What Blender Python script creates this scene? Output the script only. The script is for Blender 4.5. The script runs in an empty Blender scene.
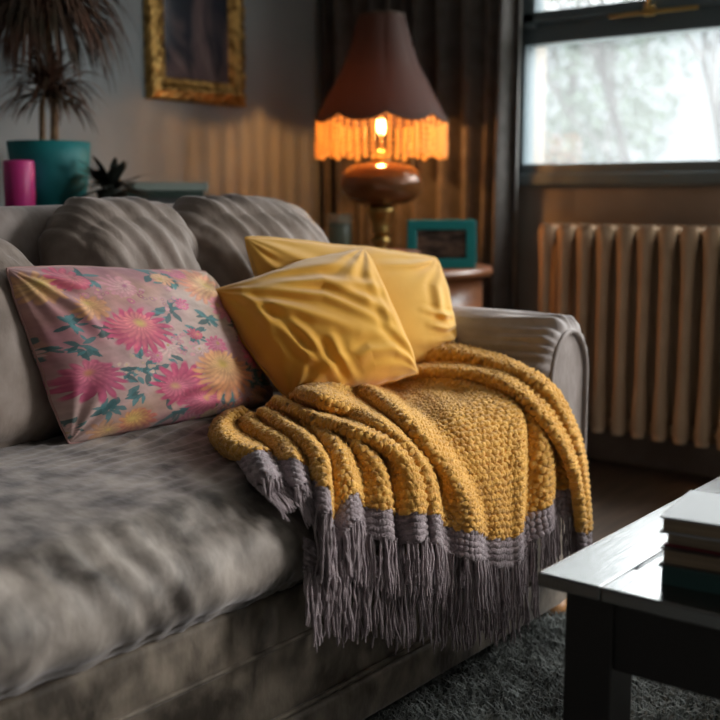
import bpy, bmesh, math, random
import numpy as np
from mathutils import Vector

random.seed(7); rng = np.random.default_rng(7)
SC = bpy.context.scene
COL = SC.collection

# ------------------------------------------------------------------ camera, world, light, exposure
F_PX, CAM_H, HORIZON, YAW = 1100.0, 0.95, 198.0, math.radians(38.5)
PITCH = math.atan((360 - HORIZON) / F_PX)
FH = np.array([math.cos(YAW), math.sin(YAW), 0.0]); RT = np.array([math.sin(YAW), -math.cos(YAW), 0.0])
UPV = np.array([0, 0, 1.0]); EYE = np.array([0, 0, CAM_H])
FW = FH * math.cos(PITCH) - UPV * math.sin(PITCH); CU = np.cross(RT, FW)
cam_d = bpy.data.cameras.new('camera'); cam = bpy.data.objects.new('camera', cam_d); COL.objects.link(cam)
cam.location = EYE; cam.rotation_euler = (math.pi / 2 - PITCH, 0, YAW - math.pi / 2)
cam_d.sensor_width = 36; cam_d.lens = F_PX / 720 * 36; cam_d.clip_start = 0.05
cam_d.dof.use_dof = True; cam_d.dof.focus_distance = 1.88; cam_d.dof.aperture_fstop = 3.1; cam_d.dof.aperture_blades = 0
SC.camera = cam
SC.view_settings.view_transform = 'Standard'; SC.view_settings.look = 'None'
SC.view_settings.gamma = 1; SC.view_settings.use_curve_mapping = False
SC.view_settings.exposure = 0.85

XW, YW = 3.65, 3.05          # window wall and back wall
XL, YF, ZC = -2.6, -2.6, 2.5   # wall behind the camera on the left, wall on the right, ceiling
WIN = dict(y0=-0.75, y1=2.158, z0=1.025, z1=2.15)   # the wide window in the +X wall

world = bpy.data.worlds.new('overcast_sky'); SC.world = world; world.use_nodes = True
wn = world.node_tree.nodes; wl = world.node_tree.links; wn.clear()
wo = wn.new('ShaderNodeOutputWorld'); wb = wn.new('ShaderNodeBackground')
wt = wn.new('ShaderNodeTexCoord'); ws = wn.new('ShaderNodeSeparateXYZ'); wr = wn.new('ShaderNodeValToRGB')
wl.new(wt.outputs['Generated'], ws.inputs[0]); wl.new(ws.outputs['Z'], wr.inputs['Fac'])
wr.color_ramp.elements[0].position = 0.0; wr.color_ramp.elements[0].color = (0.052, 0.057, 0.060, 1)
wr.color_ramp.elements[1].position = 1.0; wr.color_ramp.elements[1].color = (1.8, 1.8, 1.8, 1)
e = wr.color_ramp.elements.new(0.14); e.color = (0.058, 0.063, 0.066, 1); e = wr.color_ramp.elements.new(0.38); e.color = (1.06, 1.08, 1.09, 1)
wl.new(wr.outputs['Color'], wb.inputs['Color']); wb.inputs['Strength'].default_value = 8.0
wl.new(wb.outputs[0], wo.inputs[0])

def area(name, loc, rot, sx, sy, power, color, portal=False):
    d = bpy.data.lights.new(name, 'AREA'); d.shape = 'RECTANGLE'; d.size = sx; d.size_y = sy
    d.energy = power; d.color = color
    o = bpy.data.objects.new(name, d); COL.objects.link(o); o.location = loc; o.rotation_euler = rot
    if portal: d.cycles.is_portal = True
    return o
# sampling portal in the window opening (the sky itself is the light)
area('window_portal', (XW + 0.16, (WIN['y0'] + WIN['y1']) / 2, (WIN['z0'] + WIN['z1']) / 2), (0, math.radians(90), 0),
     WIN['z1'] - WIN['z0'], WIN['y1'] - WIN['y0'], 1, (1, 1, 1), True)
# daylight standing in the opening of the second window of the same wall, right of the frame
area('second_window_daylight', (XW + 0.10, -1.68, 1.6), (0, math.radians(90), 0), 1.1, 1.24, 104, (1.0, 0.98, 0.95))

# ------------------------------------------------------------------ helpers
def ray(px, py): return FW * F_PX + RT * (px - 360) - CU * (py - 360)
def on_y(px, py, y):
    d = ray(px, py); return EYE + d * (y / d[1])
def on_z(px, py, z):
    d = ray(px, py); return EYE + d * ((z - CAM_H) / d[2])
def at(px, dist, z):        # ground distance along the view axis, sideways from the pixel column
    p = FH * dist + RT * ((px - 360) / (F_PX / math.cos(PITCH)) * dist); return np.array([p[0], p[1], z])

def link(o, parent=None):
    COL.objects.link(o)
    if parent is not None: o.parent = parent
    return o
def wpos(o):
    p = np.zeros(3)
    while o is not None: p += np.array(o.location); o = o.parent
    return p
def obj(name, V, Fc, mat, parent=None, smooth=True, loc=None, uv=None, col=None):
    """one mesh object; V in world coordinates"""
    V = np.asarray(V, float).reshape(-1, 3)
    base = wpos(parent) if parent is not None else np.zeros(3)
    if loc is None: loc = np.zeros(3)
    me = bpy.data.meshes.new(name)
    W = V - base - np.asarray(loc)
    if isinstance(Fc, np.ndarray) and Fc.ndim == 2:
        n, k = Fc.shape
        me.vertices.add(len(W)); me.vertices.foreach_set('co', W.astype(np.float32).ravel())
        me.loops.add(n * k); me.loops.foreach_set('vertex_index', Fc.astype(np.int32).ravel())
        me.polygons.add(n); me.polygons.foreach_set('loop_start', np.arange(0, n * k, k, dtype=np.int32))
        me.polygons.foreach_set('loop_total', np.full(n, k, dtype=np.int32))
        me.update(calc_edges=True)
    else:
        me.from_pydata([tuple(v) for v in W], [], [tuple(int(i) for i in f) for f in Fc])
    me.validate()
    me.polygons.foreach_set('use_smooth', [smooth] * len(me.polygons))
    if col is not None:
        a = me.color_attributes.new('pattern', 'FLOAT_COLOR', 'POINT')
        c = np.ones((len(V), 4), np.float32); c[:, :3] = col; a.data.foreach_set('color', c.ravel())
    if uv is not None:
        u = me.uv_layers.new(name='UVMap')
        li = np.zeros(len(me.loops), np.int32); me.loops.foreach_get('vertex_index', li)
        u.data.foreach_set('uv', np.asarray(uv, np.float32)[li].ravel())
    me.materials.append(mat)
    o = bpy.data.objects.new(name, me); o.location = loc
    return link(o, parent)
def thing(name, label, cat, loc, group=None):
    o = bpy.data.objects.new(name, None); o.location = loc; o.empty_display_size = 0.05
    o['label'] = label; o['category'] = cat
    if group: o['group'] = group
    return link(o)
def tag(o, label, cat, group=None, kind=None):
    o['label'] = label; o['category'] = cat
    if group: o['group'] = group
    if kind: o['kind'] = kind
    return o
def struct(o, label=None, cat=None):
    o['kind'] = 'structure'
    if label: o['label'] = label
    if cat: o['category'] = cat
    return o

def gridF(nu, nv, cu=False, cv=False, off=0):
    iu = np.arange(nu if cu else nu - 1); iv = np.arange(nv if cv else nv - 1)
    a, b = np.meshgrid(iu, iv, indexing='ij'); a2 = (a + 1) % nu; b2 = (b + 1) % nv
    return (np.stack([a * nv + b, a2 * nv + b, a2 * nv + b2, a * nv + b2], -1).reshape(-1, 4) + off)
def cat_mesh(parts):
    V, Fs, o = [], [], 0
    for v, f in parts:
        v = np.asarray(v, float).reshape(-1, 3); V.append(v)
        Fs += [tuple(int(i) + o for i in q) for q in f]; o += len(v)
    return np.concatenate(V), Fs
def frames(P, closed=False):
    T = np.gradient(P, axis=0)
    if closed: T = np.roll(P, -1, 0) - np.roll(P, 1, 0)
    T /= np.linalg.norm(T, axis=1, keepdims=True) + 1e-12
    n = np.cross(T[0], [0, 0, 1.0])
    if np.linalg.norm(n) < 1e-3: n = np.cross(T[0], [1.0, 0, 0])
    N = [n / np.linalg.norm(n)]
    for i in range(1, len(P)):
        m = N[-1] - T[i] * (N[-1] @ T[i]); N.append(m / (np.linalg.norm(m) + 1e-12))
    N = np.array(N); return T, N, np.cross(T, N)
def tube(P, r, k=8, closed=False, caps=True):
    P = np.asarray(P, float); n = len(P); r = np.broadcast_to(np.asarray(r, float), (n,))
    T, N, B = frames(P, closed)
    a = np.arange(k) * 2 * math.pi / k
    V = P[:, None] + r[:, None, None] * (np.cos(a)[None, :, None] * N[:, None] + np.sin(a)[None, :, None] * B[:, None])
    Fs = [tuple(q) for q in gridF(n, k, closed, True)]
    if caps and not closed: Fs += [tuple(range(k - 1, -1, -1)), tuple((n - 1) * k + i for i in range(k))]
    return V.reshape(-1, 3), Fs
def lathe(prof, c, k=40, cap=True):
    prof = np.asarray(prof, float); a = np.arange(k) * 2 * math.pi / k
    V = np.stack([prof[:, 0][:, None] * np.cos(a), prof[:, 0][:, None] * np.sin(a), np.repeat(prof[:, 1][:, None], k, 1)], -1) + np.asarray(c, float)
    Fs = [tuple(q[::-1]) for q in gridF(len(prof), k, False, True)]
    if cap: Fs += [tuple(range(k - 1, -1, -1)), tuple((len(prof) - 1) * k + i for i in range(k))]
    return V.reshape(-1, 3), Fs
def box(x0, x1, y0, y1, z0, z1, bev=0.004, seg=2, M=None):
    bm = bmesh.new(); bmesh.ops.create_cube(bm, size=1)
    for v in bm.verts: v.co = Vector(((x0 + x1) / 2 + v.co.x * (x1 - x0), (y0 + y1) / 2 + v.co.y * (y1 - y0), (z0 + z1) / 2 + v.co.z * (z1 - z0)))
    if bev > 0: bmesh.ops.bevel(bm, geom=bm.edges[:], offset=bev, segments=seg, affect='EDGES', profile=0.5)
    V = np.array([v.co[:] for v in bm.verts]); bm.verts.index_update()
    Fs = [tuple(v.index for v in f.verts) for f in bm.faces]; bm.free()
    if M is not None: V = M(V)
    return V, Fs
def rotz(V, c, a):
    V = np.asarray(V, float) - c; ca, sa = math.cos(a), math.sin(a)
    return np.stack([V[:, 0] * ca - V[:, 1] * sa, V[:, 0] * sa + V[:, 1] * ca, V[:, 2]], -1) + c

def snoise(P, freq, seed, octaves=3):
    """smooth pseudo noise from random sine waves, about -1..1"""
    g = np.random.default_rng(seed); out = np.zeros(len(P)); amp = 1.0; tot = 0
    for o in range(octaves):
        D = g.normal(size=(6, 3)); D /= np.linalg.norm(D, axis=1, keepdims=True)
        ph = g.uniform(0, 6.28, 6)
        out += amp * np.sin(P @ (D.T * freq) + ph).sum(1) / 3.0
        tot += amp; amp *= 0.5; freq *= 2.1
    return out / tot
def normals(V, Fq):
    n = np.cross(V[Fq[:, 2]] - V[Fq[:, 0]], V[Fq[:, 3]] - V[Fq[:, 1]])
    N = np.zeros_like(V)
    for k in range(4): np.add.at(N, Fq[:, k], n)
    return N / (np.linalg.norm(N, axis=1, keepdims=True) + 1e-12)
def softbox(c, half, r, res=0.012, bulge=(0, 0, 0), xs=None):
    """rounded cushion body on a cube grid; returns V, quads, normals (welded)"""
    half = np.asarray(half, float); keys = {}; V = []; Fq = []
    def ax(h): return np.unique(np.concatenate([np.linspace(-h, h, max(4, int(2 * h / res)))]))
    A = [ax(h) for h in half]
    if xs is not None: A[0] = np.asarray(xs)
    for a in range(3):
        b, d = (a + 1) % 3, (a + 2) % 3
        for s in (-1, 1):
            idx = {}
            for i, u in enumerate(A[b]):
                for j, w in enumerate(A[d]):
                    p = [0, 0, 0]; p[a] = s * half[a]; p[b] = u; p[d] = w
                    k = (round(p[0], 6), round(p[1], 6), round(p[2], 6))
                    if k not in keys: keys[k] = len(V); V.append(p)
                    idx[i, j] = keys[k]
            for i in range(len(A[b]) - 1):
                for j in range(len(A[d]) - 1):
                    q = (idx[i, j], idx[i + 1, j], idx[i + 1, j + 1], idx[i, j + 1])
                    Fq.append(q if s > 0 else q[::-1])
    V = np.array(V); Fq = np.array(Fq)
    q = V / half
    rr = np.minimum(r, half * 0.999)
    inner = np.clip(V, -(half - rr), half - rr); d = V - inner
    # map the cube shell to the rounded shell
    dn = d / rr; m = np.max(np.abs(dn), axis=1, keepdims=True); L = np.linalg.norm(dn, axis=1, keepdims=True)
    V2 = inner + np.where(L > 1e-9, dn * (m / np.maximum(L, 1e-9)), 0) * rr
    for a in range(3):
        b, e_ = (a + 1) % 3, (a + 2) % 3
        V2[:, a] += np.sign(q[:, a]) * np.abs(q[:, a]) ** 2 * bulge[a] * (1 - q[:, b] ** 2) * (1 - q[:, e_] ** 2) ** 0.7
    return V2 + np.asarray(c), Fq, q

# ------------------------------------------------------------------ materials
def mat(name, color, rough=0.6, **k):
    m = bpy.data.materials.new(name); m.use_nodes = True; b = m.node_tree.nodes['Principled BSDF']
    b.inputs['Base Color'].default_value = (*color, 1); b.inputs['Roughness'].default_value = rough
    for kk, v in k.items(): b.inputs[kk.replace('_', ' ')].default_value = v
    return m
def nt(m): return m.node_tree.nodes, m.node_tree.links, m.node_tree.nodes['Principled BSDF']
def noisy(m, c1, c2, scale=8, detail=6, lo=0.35, hi=0.65, stretch=(1, 1, 1), dist=0.0, coord='Object'):
    N, L, b = nt(m)
    tc = N.new('ShaderNodeTexCoord'); mp = N.new('ShaderNodeMapping'); mp.inputs['Scale'].default_value = stretch
    n = N.new('ShaderNodeTexNoise'); n.inputs['Scale'].default_value = scale; n.inputs['Detail'].default_value = detail
    n.inputs['Distortion'].default_value = dist
    r = N.new('ShaderNodeValToRGB'); r.color_ramp.elements[0].position = lo; r.color_ramp.elements[1].position = hi
    r.color_ramp.elements[0].color = (*c1, 1); r.color_ramp.elements[1].color = (*c2, 1)
    L.new(tc.outputs[coord], mp.inputs[0]); L.new(mp.outputs[0], n.inputs['Vector']); L.new(n.outputs['Fac'], r.inputs[0])
    L.new(r.outputs[0], b.inputs['Base Color']); return r
def bump(m, scale, strength, dist=0.004, detail=4, stretch=(1, 1, 1), kind='noise'):
    N, L, b = nt(m)
    tc = N.new('ShaderNodeTexCoord'); mp = N.new('ShaderNodeMapping'); mp.inputs['Scale'].default_value = stretch
    if kind == 'noise':
        n = N.new('ShaderNodeTexNoise'); n.inputs['Scale'].default_value = scale; n.inputs['Detail'].default_value = detail; out = n.outputs['Fac']
    else:
        n = N.new('ShaderNodeTexWave'); n.inputs['Scale'].default_value = scale; n.inputs['Distortion'].default_value = 1.5; out = n.outputs['Fac']
    bp = N.new('ShaderNodeBump'); bp.inputs['Strength'].default_value = strength; bp.inputs['Distance'].default_value = dist
    L.new(tc.outputs['Object'], mp.inputs[0]); L.new(mp.outputs[0], n.inputs['Vector'])
    L.new(out, bp.inputs['Height']); L.new(bp.outputs[0], b.inputs['Normal']); return m

M = {}
M['wall'] = mat('wall_paint', (0.27, 0.275, 0.26), 0.85); noisy(M['wall'], (0.265, 0.295, 0.305), (0.315, 0.345, 0.355), 3); bump(M['wall'], 60, 0.15, 0.002)  # back wall: cool window light put into a lighter, bluer paint tone
M['wall_shaded'] = mat('wall_paint_shaded', (0.2, 0.17, 0.14), 0.8); noisy(M['wall_shaded'], (0.17, 0.145, 0.12), (0.24, 0.21, 0.18), 3); bump(M['wall_shaded'], 50, 0.2, 0.002)  # same paint on the window wall, its shade put into a darker, browner colour
M['ceil'] = mat('ceiling_paint', (0.33, 0.33, 0.32), 0.9)
M['wall_dark'] = mat('dark_unseen_wall', (0.10, 0.10, 0.095), 0.85)  # unseen walls made dark to cut bounced fill from the viewer's side
M['floor'] = mat('dark_floor_boards', (0.07, 0.045, 0.03), 0.45); noisy(M['floor'], (0.035, 0.022, 0.014), (0.11, 0.07, 0.045), 5, 8, .3, .7, (1, 8, 1)); bump(M['floor'], 9, 0.3, 0.003, 5, (1, 10, 1))
M['skirt'] = mat('skirting_paint', (0.13, 0.095, 0.07), 0.55); noisy(M['skirt'], (0.10, 0.07, 0.05), (0.16, 0.12, 0.09), 6)
M['slate'] = mat('window_frame_paint', (0.09, 0.125, 0.14), 0.4)
M['brass'] = mat('aged_brass', (0.42, 0.27, 0.09), 0.35, Metallic=1.0)
M['rad'] = mat('radiator_enamel', (0.46, 0.31, 0.19), 0.42); noisy(M['rad'], (0.36, 0.25, 0.155), (0.43, 0.30, 0.19), 7)
M['velvet'] = mat('crushed_velvet', (0.2, 0.18, 0.16), 0.62)
def velvet(m, c1, c2):
    noisy(m, c1, c2, 15.0, 13, 0.34, 0.68, (1, .8, .8), 0.25)
    N, L, b = nt(m); b.inputs['Sheen Weight'].default_value = 0.35; b.inputs['Sheen Roughness'].default_value = 0.35
    b.inputs['Sheen Tint'].default_value = (0.85, 0.82, 0.85, 1); b.inputs['Specular IOR Level'].default_value = 0.3
    bump(m, 45, 0.3, 0.006, 6, (1.5, 0.7, 0.7))
velvet(M['velvet'], (0.055, 0.044, 0.036), (0.40, 0.345, 0.30))
M['velvet_base'] = mat('worn_velvet', (0.2, 0.17, 0.14), 0.65); velvet(M['velvet_base'], (0.055, 0.042, 0.030), (0.29, 0.235, 0.18))
M['velvet_back'] = mat('soft_velvet', (0.2, 0.17, 0.15), 0.62); velvet(M['velvet_back'], (0.19, 0.148, 0.12), (0.34, 0.28, 0.245))
M['velvet_arm'] = mat('smooth_velvet', (0.2, 0.17, 0.15), 0.55); velvet(M['velvet_arm'], (0.24, 0.20, 0.18), (0.36, 0.31, 0.29))
M['wood_foot'] = mat('orange_wood', (0.42, 0.2, 0.07), 0.45); noisy(M['wood_foot'], (0.36, 0.16, 0.05), (0.5, 0.25, 0.09), 20, 4, .3, .7, (1, 1, .2))
M['yarn'] = mat('mustard_yarn', (0.60, 0.33, 0.065), 0.9); noisy(M['yarn'], (0.60, 0.29, 0.04), (0.82, 0.445, 0.08), 40, 6, .3, .7)
M['yarn'].node_tree.nodes['Principled BSDF'].inputs['Sheen Weight'].default_value = 0.25; bump(M['yarn'], 420, 0.7, 0.003, 3)
M['grey_yarn'] = mat('grey_yarn', (0.12, 0.105, 0.12), 0.9); noisy(M['grey_yarn'], (0.20, 0.155, 0.165), (0.40, 0.32, 0.33), 60, 4, .3, .7)
M['grey_yarn'].node_tree.nodes['Principled BSDF'].inputs['Sheen Weight'].default_value = 0.25; bump(M['grey_yarn'], 420, 0.7, 0.003, 3)
M['yellow_cotton'] = mat('yellow_cotton', (0.70, 0.40, 0.07), 0.85, Sheen_Weight=0.4, Specular_IOR_Level=0.2); noisy(M['yellow_cotton'], (0.70, 0.355, 0.045), (0.84, 0.46, 0.07), 6); bump(M['yellow_cotton'], 900, 0.25, 0.001, 2)
M['pale_yellow_cotton'] = mat('pale_yellow_cotton', (0.72, 0.43, 0.10), 0.85, Sheen_Weight=0.4, Specular_IOR_Level=0.2); noisy(M['pale_yellow_cotton'], (0.74, 0.40, 0.075), (0.85, 0.49, 0.10), 6); bump(M['pale_yellow_cotton'], 900, 0.25, 0.001, 2)
M['floral'] = mat('floral_cotton', (0.5, 0.3, 0.3), 0.7, Sheen_Weight=0.2)
_N, _L, _b = nt(M['floral']); _a = _N.new('ShaderNodeVertexColor'); _a.layer_name = 'pattern'; _L.new(_a.outputs['Color'], _b.inputs['Base Color']); bump(M['floral'], 900, 0.25, 0.001, 2)
M['black_wood'] = mat('dark_stained_wood', (0.018, 0.014, 0.012), 0.17, IOR=2.5); noisy(M['black_wood'], (0.012, 0.009, 0.008), (0.03, 0.022, 0.018), 10, 8, .3, .7, (1, 14, 1))
bump(M['black_wood'], 18, 0.12, 0.002, 6, (1, 12, 1))
M['matt_black'] = mat('matt_black_wood', (0.014, 0.011, 0.010), 0.55)
M['table_glass'] = mat('table_glass', (0.01, 0.014, 0.015), 0.03, IOR=2.4)
M['rug'] = mat('shag_rug', (0.10, 0.105, 0.10), 0.95); noisy(M['rug'], (0.12, 0.127, 0.12), (0.40, 0.42, 0.40), 14, 6, .3, .7)
M['teal'] = mat('teal_glaze', (0.0, 0.17, 0.18), 0.6); noisy(M['teal'], (0.0, 0.15, 0.16), (0.004, 0.2, 0.21), 10)
M['teal_frame'] = mat('teal_paint', (0.0, 0.20, 0.20), 0.45)
M['pink'] = mat('pink_wax', (0.55, 0.03, 0.22), 0.45, Subsurface_Weight=0.25)
M['soil'] = mat('potting_soil', (0.03, 0.02, 0.015), 0.95)
M['bark'] = mat('pale_bark', (0.20, 0.12, 0.06), 0.85); noisy(M['bark'], (0.13, 0.075, 0.04), (0.27, 0.17, 0.09), 40)
M['leaf'] = mat('reddish_leaf', (0.09, 0.05, 0.035), 0.5); noisy(M['leaf'], (0.045, 0.035, 0.02), (0.16, 0.075, 0.05), 9)
M['dark_leaf'] = mat('dark_leaf', (0.02, 0.025, 0.02), 0.5)
M['gilt'] = mat('gilt', (0.45, 0.26, 0.07), 0.42, Metallic=0.85); noisy(M['gilt'], (0.16, 0.085, 0.02), (0.62, 0.38, 0.12), 30, 5, .35, .6)
M['console'] = mat('console_wood', (0.09, 0.06, 0.04), 0.5); noisy(M['console'], (0.06, 0.04, 0.025), (0.12, 0.08, 0.05), 12, 5, .3, .7, (8, 1, 1))
M['redwood'] = mat('reddish_wood', (0.20, 0.075, 0.03), 0.35); noisy(M['redwood'], (0.15, 0.05, 0.02), (0.26, 0.10, 0.04), 8, 6, .3, .7, (1, 1, 6))
M['curtain'] = mat('curtain_cloth', (0.16, 0.145, 0.13), 0.85, Sheen_Weight=0.2); noisy(M['curtain'], (0.075, 0.066, 0.058), (0.11, 0.098, 0.09), 20); bump(M['curtain'], 300, 0.2, 0.001)
M['paper'] = mat('book_pages', (0.30, 0.24, 0.17), 0.85); noisy(M['paper'], (0.22, 0.17, 0.12), (0.36, 0.29, 0.21), 60, 3, .3, .7, (0.05, 0.05, 12))
M['amber'] = mat('amber_glass', (0.16, 0.065, 0.022), 0.15, Metallic=0.2)

# ------------------------------------------------------------------ room shell
t = 0.22
struct(obj('floor', *box(XL - t, XW + t, YF - t, YW + t, -0.12, 0, 0), M['floor'], smooth=False), 'dark worn wooden floor', 'floor')
struct(obj('ceiling', *box(XL - t, XW + t, YF - t, YW + t, ZC, ZC + .12, 0), M['ceil'], smooth=False), 'plain ceiling', 'ceiling')
struct(obj('wall_back', *box(XL - t, XW + t, YW, YW + t, 0, ZC, 0), M['wall'], smooth=False), 'grey painted wall behind the sofa', 'wall')
struct(obj('wall_left', *box(XL - t, XL, YF, YW, 0, ZC, 0), M['wall_dark'], smooth=False), 'dark wall behind the viewer', 'wall')
struct(obj('wall_front', *box(XL - t, XW + t, YF - t, YF, 0, ZC, 0), M['wall_dark'], smooth=False), 'dark wall facing the sofa', 'wall')
w = WIN
struct(obj('wall_right', *cat_mesh([box(XW, XW + t, YF, YW, 0, w['z0'], 0), box(XW, XW + t, YF, YW, w['z1'], ZC, 0),
       box(XW, XW + t, YF, -2.32, w['z0'], w['z1'], 0), box(XW, XW + t, -1.04, w['y0'], w['z0'], w['z1'], 0), box(XW, XW + t, w['y1'], YW, w['z0'], w['z1'], 0)]), M['wall_shaded'], smooth=False), 'wall under and around the window, its shade put into a taupe tone', 'wall')
struct(obj('baseboard_right', *box(XW - .022, XW, YF, YW - .022, 0, .13, .006), M['skirt'], smooth=False), 'brown skirting below the radiator', 'baseboard')
struct(obj('baseboard_back', *box(XL, XW, YW - .022, YW, 0, .13, .006), M['skirt'], smooth=False), 'brown skirting on the back wall', 'baseboard')

# window
win = thing('window_1', 'wide dark framed window with misted panes above the radiator', 'window', (XW, .7, w['z0'])); win['kind'] = 'structure'
x0, x1 = XW - .02, XW + .06
fr = [box(x0, x1, w['y1'] - .045, w['y1'], w['z0'], w['z1'], .004), box(x0, x1, w['y0'], w['y0'] + .045, w['z0'], w['z1'], .004),
      box(x0, x1, w['y0'], w['y1'], w['z0'] + .012, w['z0'] + .05, .004), box(x0, x1, w['y0'], w['y1'], w['z1'] - .05, w['z1'], .004),
      box(x0, x1, w['y0'], w['y1'], 1.502, 1.575, .004)]
for ym in (1.02, .12): fr.append(box(x0, x1, ym - .03, ym + .03, w['z0'], w['z1'], .004))
obj('frame', *cat_mesh(fr), M['slate'], win, smooth=False)
# opening top casement
s0 = XW - .045
ybs = [(1.05, w['y1'] - .045), (.15, .99), (w['y0'] + .045, .09)]
gm = bpy.data.materials.new('misted_glass'); gm.use_nodes = True
N_, L_ = gm.node_tree.nodes, gm.node_tree.links; N_.clear()
go = N_.new('ShaderNodeOutputMaterial'); mx = N_.new('ShaderNodeMixShader'); tr = N_.new('ShaderNodeBsdfTransparent'); tl = N_.new('ShaderNodeBsdfTranslucent')
gl = N_.new('ShaderNodeBsdfGlossy'); gl.inputs['Roughness'].default_value = 0.02; mx2 = N_.new('ShaderNodeMixShader'); mx2.inputs[0].default_value = 0.05
tl.inputs['Color'].default_value = (1, 1, 1, 1); tr.inputs['Color'].default_value = (.95, .97, .97, 1)
nz = N_.new('ShaderNodeTexNoise'); nz.inputs['Scale'].default_value = 2.5; nz.inputs['Detail'].default_value = 4
mr = N_.new('ShaderNodeMapRange'); mr.inputs['From Min'].default_value = .3; mr.inputs['From Max'].default_value = .7; mr.inputs['To Min'].default_value = .034; mr.inputs['To Max'].default_value = .05
tcx = N_.new('ShaderNodeTexCoord'); L_.new(tcx.outputs['Object'], nz.inputs['Vector']); L_.new(nz.outputs['Fac'], mr.inputs[0]); L_.new(mr.outputs[0], mx.inputs[0])
L_.new(tr.outputs[0], mx.inputs[1]); L_.new(tl.outputs[0], mx.inputs[2]); L_.new(mx.outputs[0], mx2.inputs[1]); L_.new(gl.outputs[0], mx2.inputs[2]); L_.new(mx2.outputs[0], go.inputs[0])
for ya, yb in ybs:
    sash = obj('sash', *cat_mesh([box(s0, XW + .03, ya, ya + .05, 1.56, w['z1'] - .04, .005), box(s0, XW + .03, yb - .05, yb, 1.56, w['z1'] - .04, .005),
               box(s0, XW + .03, ya, yb, 1.575, 1.615, .005), box(s0, XW + .03, ya, yb, w['z1'] - .09, w['z1'] - .04, .005)]), M['slate'], win, smooth=False)
    obj('pane', *box(XW, XW + .004, ya + .04, yb - .04, 1.61, w['z1'] - .08, 0), gm, win, smooth=False)
    obj('pane', *box(XW + .012, XW + .016, ya - .02, yb + .02, w['z0'] + .045, 1.51, 0), gm, win, smooth=False)
obj('window_sill', *box(XW - .035, XW + .1, w['y0'] - .01, w['y1'] + .005, w['z0'] - .03, w['z0'] + .014, .006), M['slate'], win, smooth=False)
w2 = [box(x0, x1, -2.32, -2.28, w['z0'], w['z1'], .004), box(x0, x1, -1.08, -1.04, w['z0'], w['z1'], .004), box(x0, x1, -2.32, -1.04, w['z0'], w['z0'] + .04, .004), box(x0, x1, -2.32, -1.04, w['z1'] - .04, w['z1'], .004)]
struct(obj('window_2', *cat_mesh(w2), M['slate'], smooth=False), 'narrower dark framed window further along the same wall', 'window')
hy_ = 1.62
st = obj('casement_stay', *cat_mesh([box(s0 - .012, s0 - .002, hy_ - .17, hy_ + .15, 1.562, 1.574, .003), box(s0 - .02, s0, hy_ - .02, hy_ + .02, 1.555, 1.587, .004)]), M['brass'], win)
obj('handle', *tube([(s0 - .012, hy_, 1.575), (s0 - .03, hy_, 1.59), (s0 - .032, hy_ - .01, 1.612)], [.008, .009, .006], 8), M['brass'], st)

# outside
M['grass'] = mat('pale_ground', (0.30, 0.33, 0.30), 1.0); noisy(M['grass'], (0.09, 0.10, 0.095), (0.14, 0.15, 0.145), 2)
gp = np.array([[XW + .5, -30, -.6], [60, -30, -.6], [60, 50, -.6], [XW + .5, 50, -.6]])
struct(obj('ground', gp, [(0, 1, 2, 3)], M['grass'], smooth=False), 'pale garden ground outside the window', 'ground')
M['far_bark'] = mat('grey_bark', (0.035, 0.034, 0.034), 0.9)
M['far_leaf'] = mat('grey_green_leaf', (0.05, 0.068, 0.052), 0.9)
def bare_tree(base, height, seed, spread=.5):
    g = random.Random(seed); parts = []
    def grow(p, d, L, r, lev):
        pts = [np.array(p)]; dd = np.array(d, float)
        for i in range(5):
            dd = dd + np.array([g.uniform(-.12, .12), g.uniform(-.12, .12), g.uniform(-.02, .1)]); dd /= np.linalg.norm(dd); pts.append(pts[-1] + dd * L / 5)
        parts.append(tube(pts, np.linspace(r, r * .62, 6), 6))
        if lev == 0: return
        for k in range(3 if lev > 1 else 4):
            q = pts[g.choice([3, 4, 5])] if k else pts[5]
            a = g.uniform(0, 6.28); nd = dd + np.array([math.cos(a), math.sin(a), g.uniform(-.1, .35)]) * spread
            grow(q, nd / np.linalg.norm(nd), L * g.uniform(.55, .75), r * .58, lev - 1)
    for s in (-1, 1): grow(base, np.array([.1 * s, .32 * s, 1]), height * .42, .065, 4)
    return cat_mesh(parts)
def leafy(name, base, R, h, seed, label, n=7000):
    g = np.random.default_rng(seed); th = thing(name, label, 'tree', base)
    obj('trunk', *tube([np.array(base), np.array(base) + (0, .1, h * .4), np.array(base) + (.1, 0, h * .8)], [.09, .07, .04], 8), M['far_bark'], th)
    c = g.normal(size=(n, 3)); c /= np.linalg.norm(c, axis=1, keepdims=True); c *= g.uniform(.35, 1, (n, 1)) ** .5
    c *= 1 + .3 * snoise(c * 1, 4, seed)[:, None]
    c = c * np.array([R, R, h * .5]) + np.array(base) + (0, 0, h * .62)
    u = g.normal(size=(n, 3)); v = g.normal(size=(n, 3)); u /= np.linalg.norm(u, axis=1, keepdims=True); v = np.cross(u, v); v /= np.linalg.norm(v, axis=1, keepdims=True)
    s = g.uniform(.04, .085, (n, 1)); u *= s; v *= s * .5
    V = np.stack([c - u, c + v, c + u, c - v], 1).reshape(-1, 3)
    obj('crown', V, np.arange(4 * n).reshape(-1, 4), M['far_leaf'], th)
leafy('leafy_tree', (13.2, 6.9, -.6), 1.35, 6.2, 3, 'blurred pale green leafy tree outside the left half of the window')
p_ = FH * 9.6 + RT * ((683 - 360) / 1112 * 9.6)
tb = tag(obj('bare_tree', *bare_tree((p_[0], p_[1], -.6), 4.2, 11), M['far_bark'], loc=(p_[0], p_[1], -.6)), 'bare forked tree outside the right half of the window', 'tree')

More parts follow.
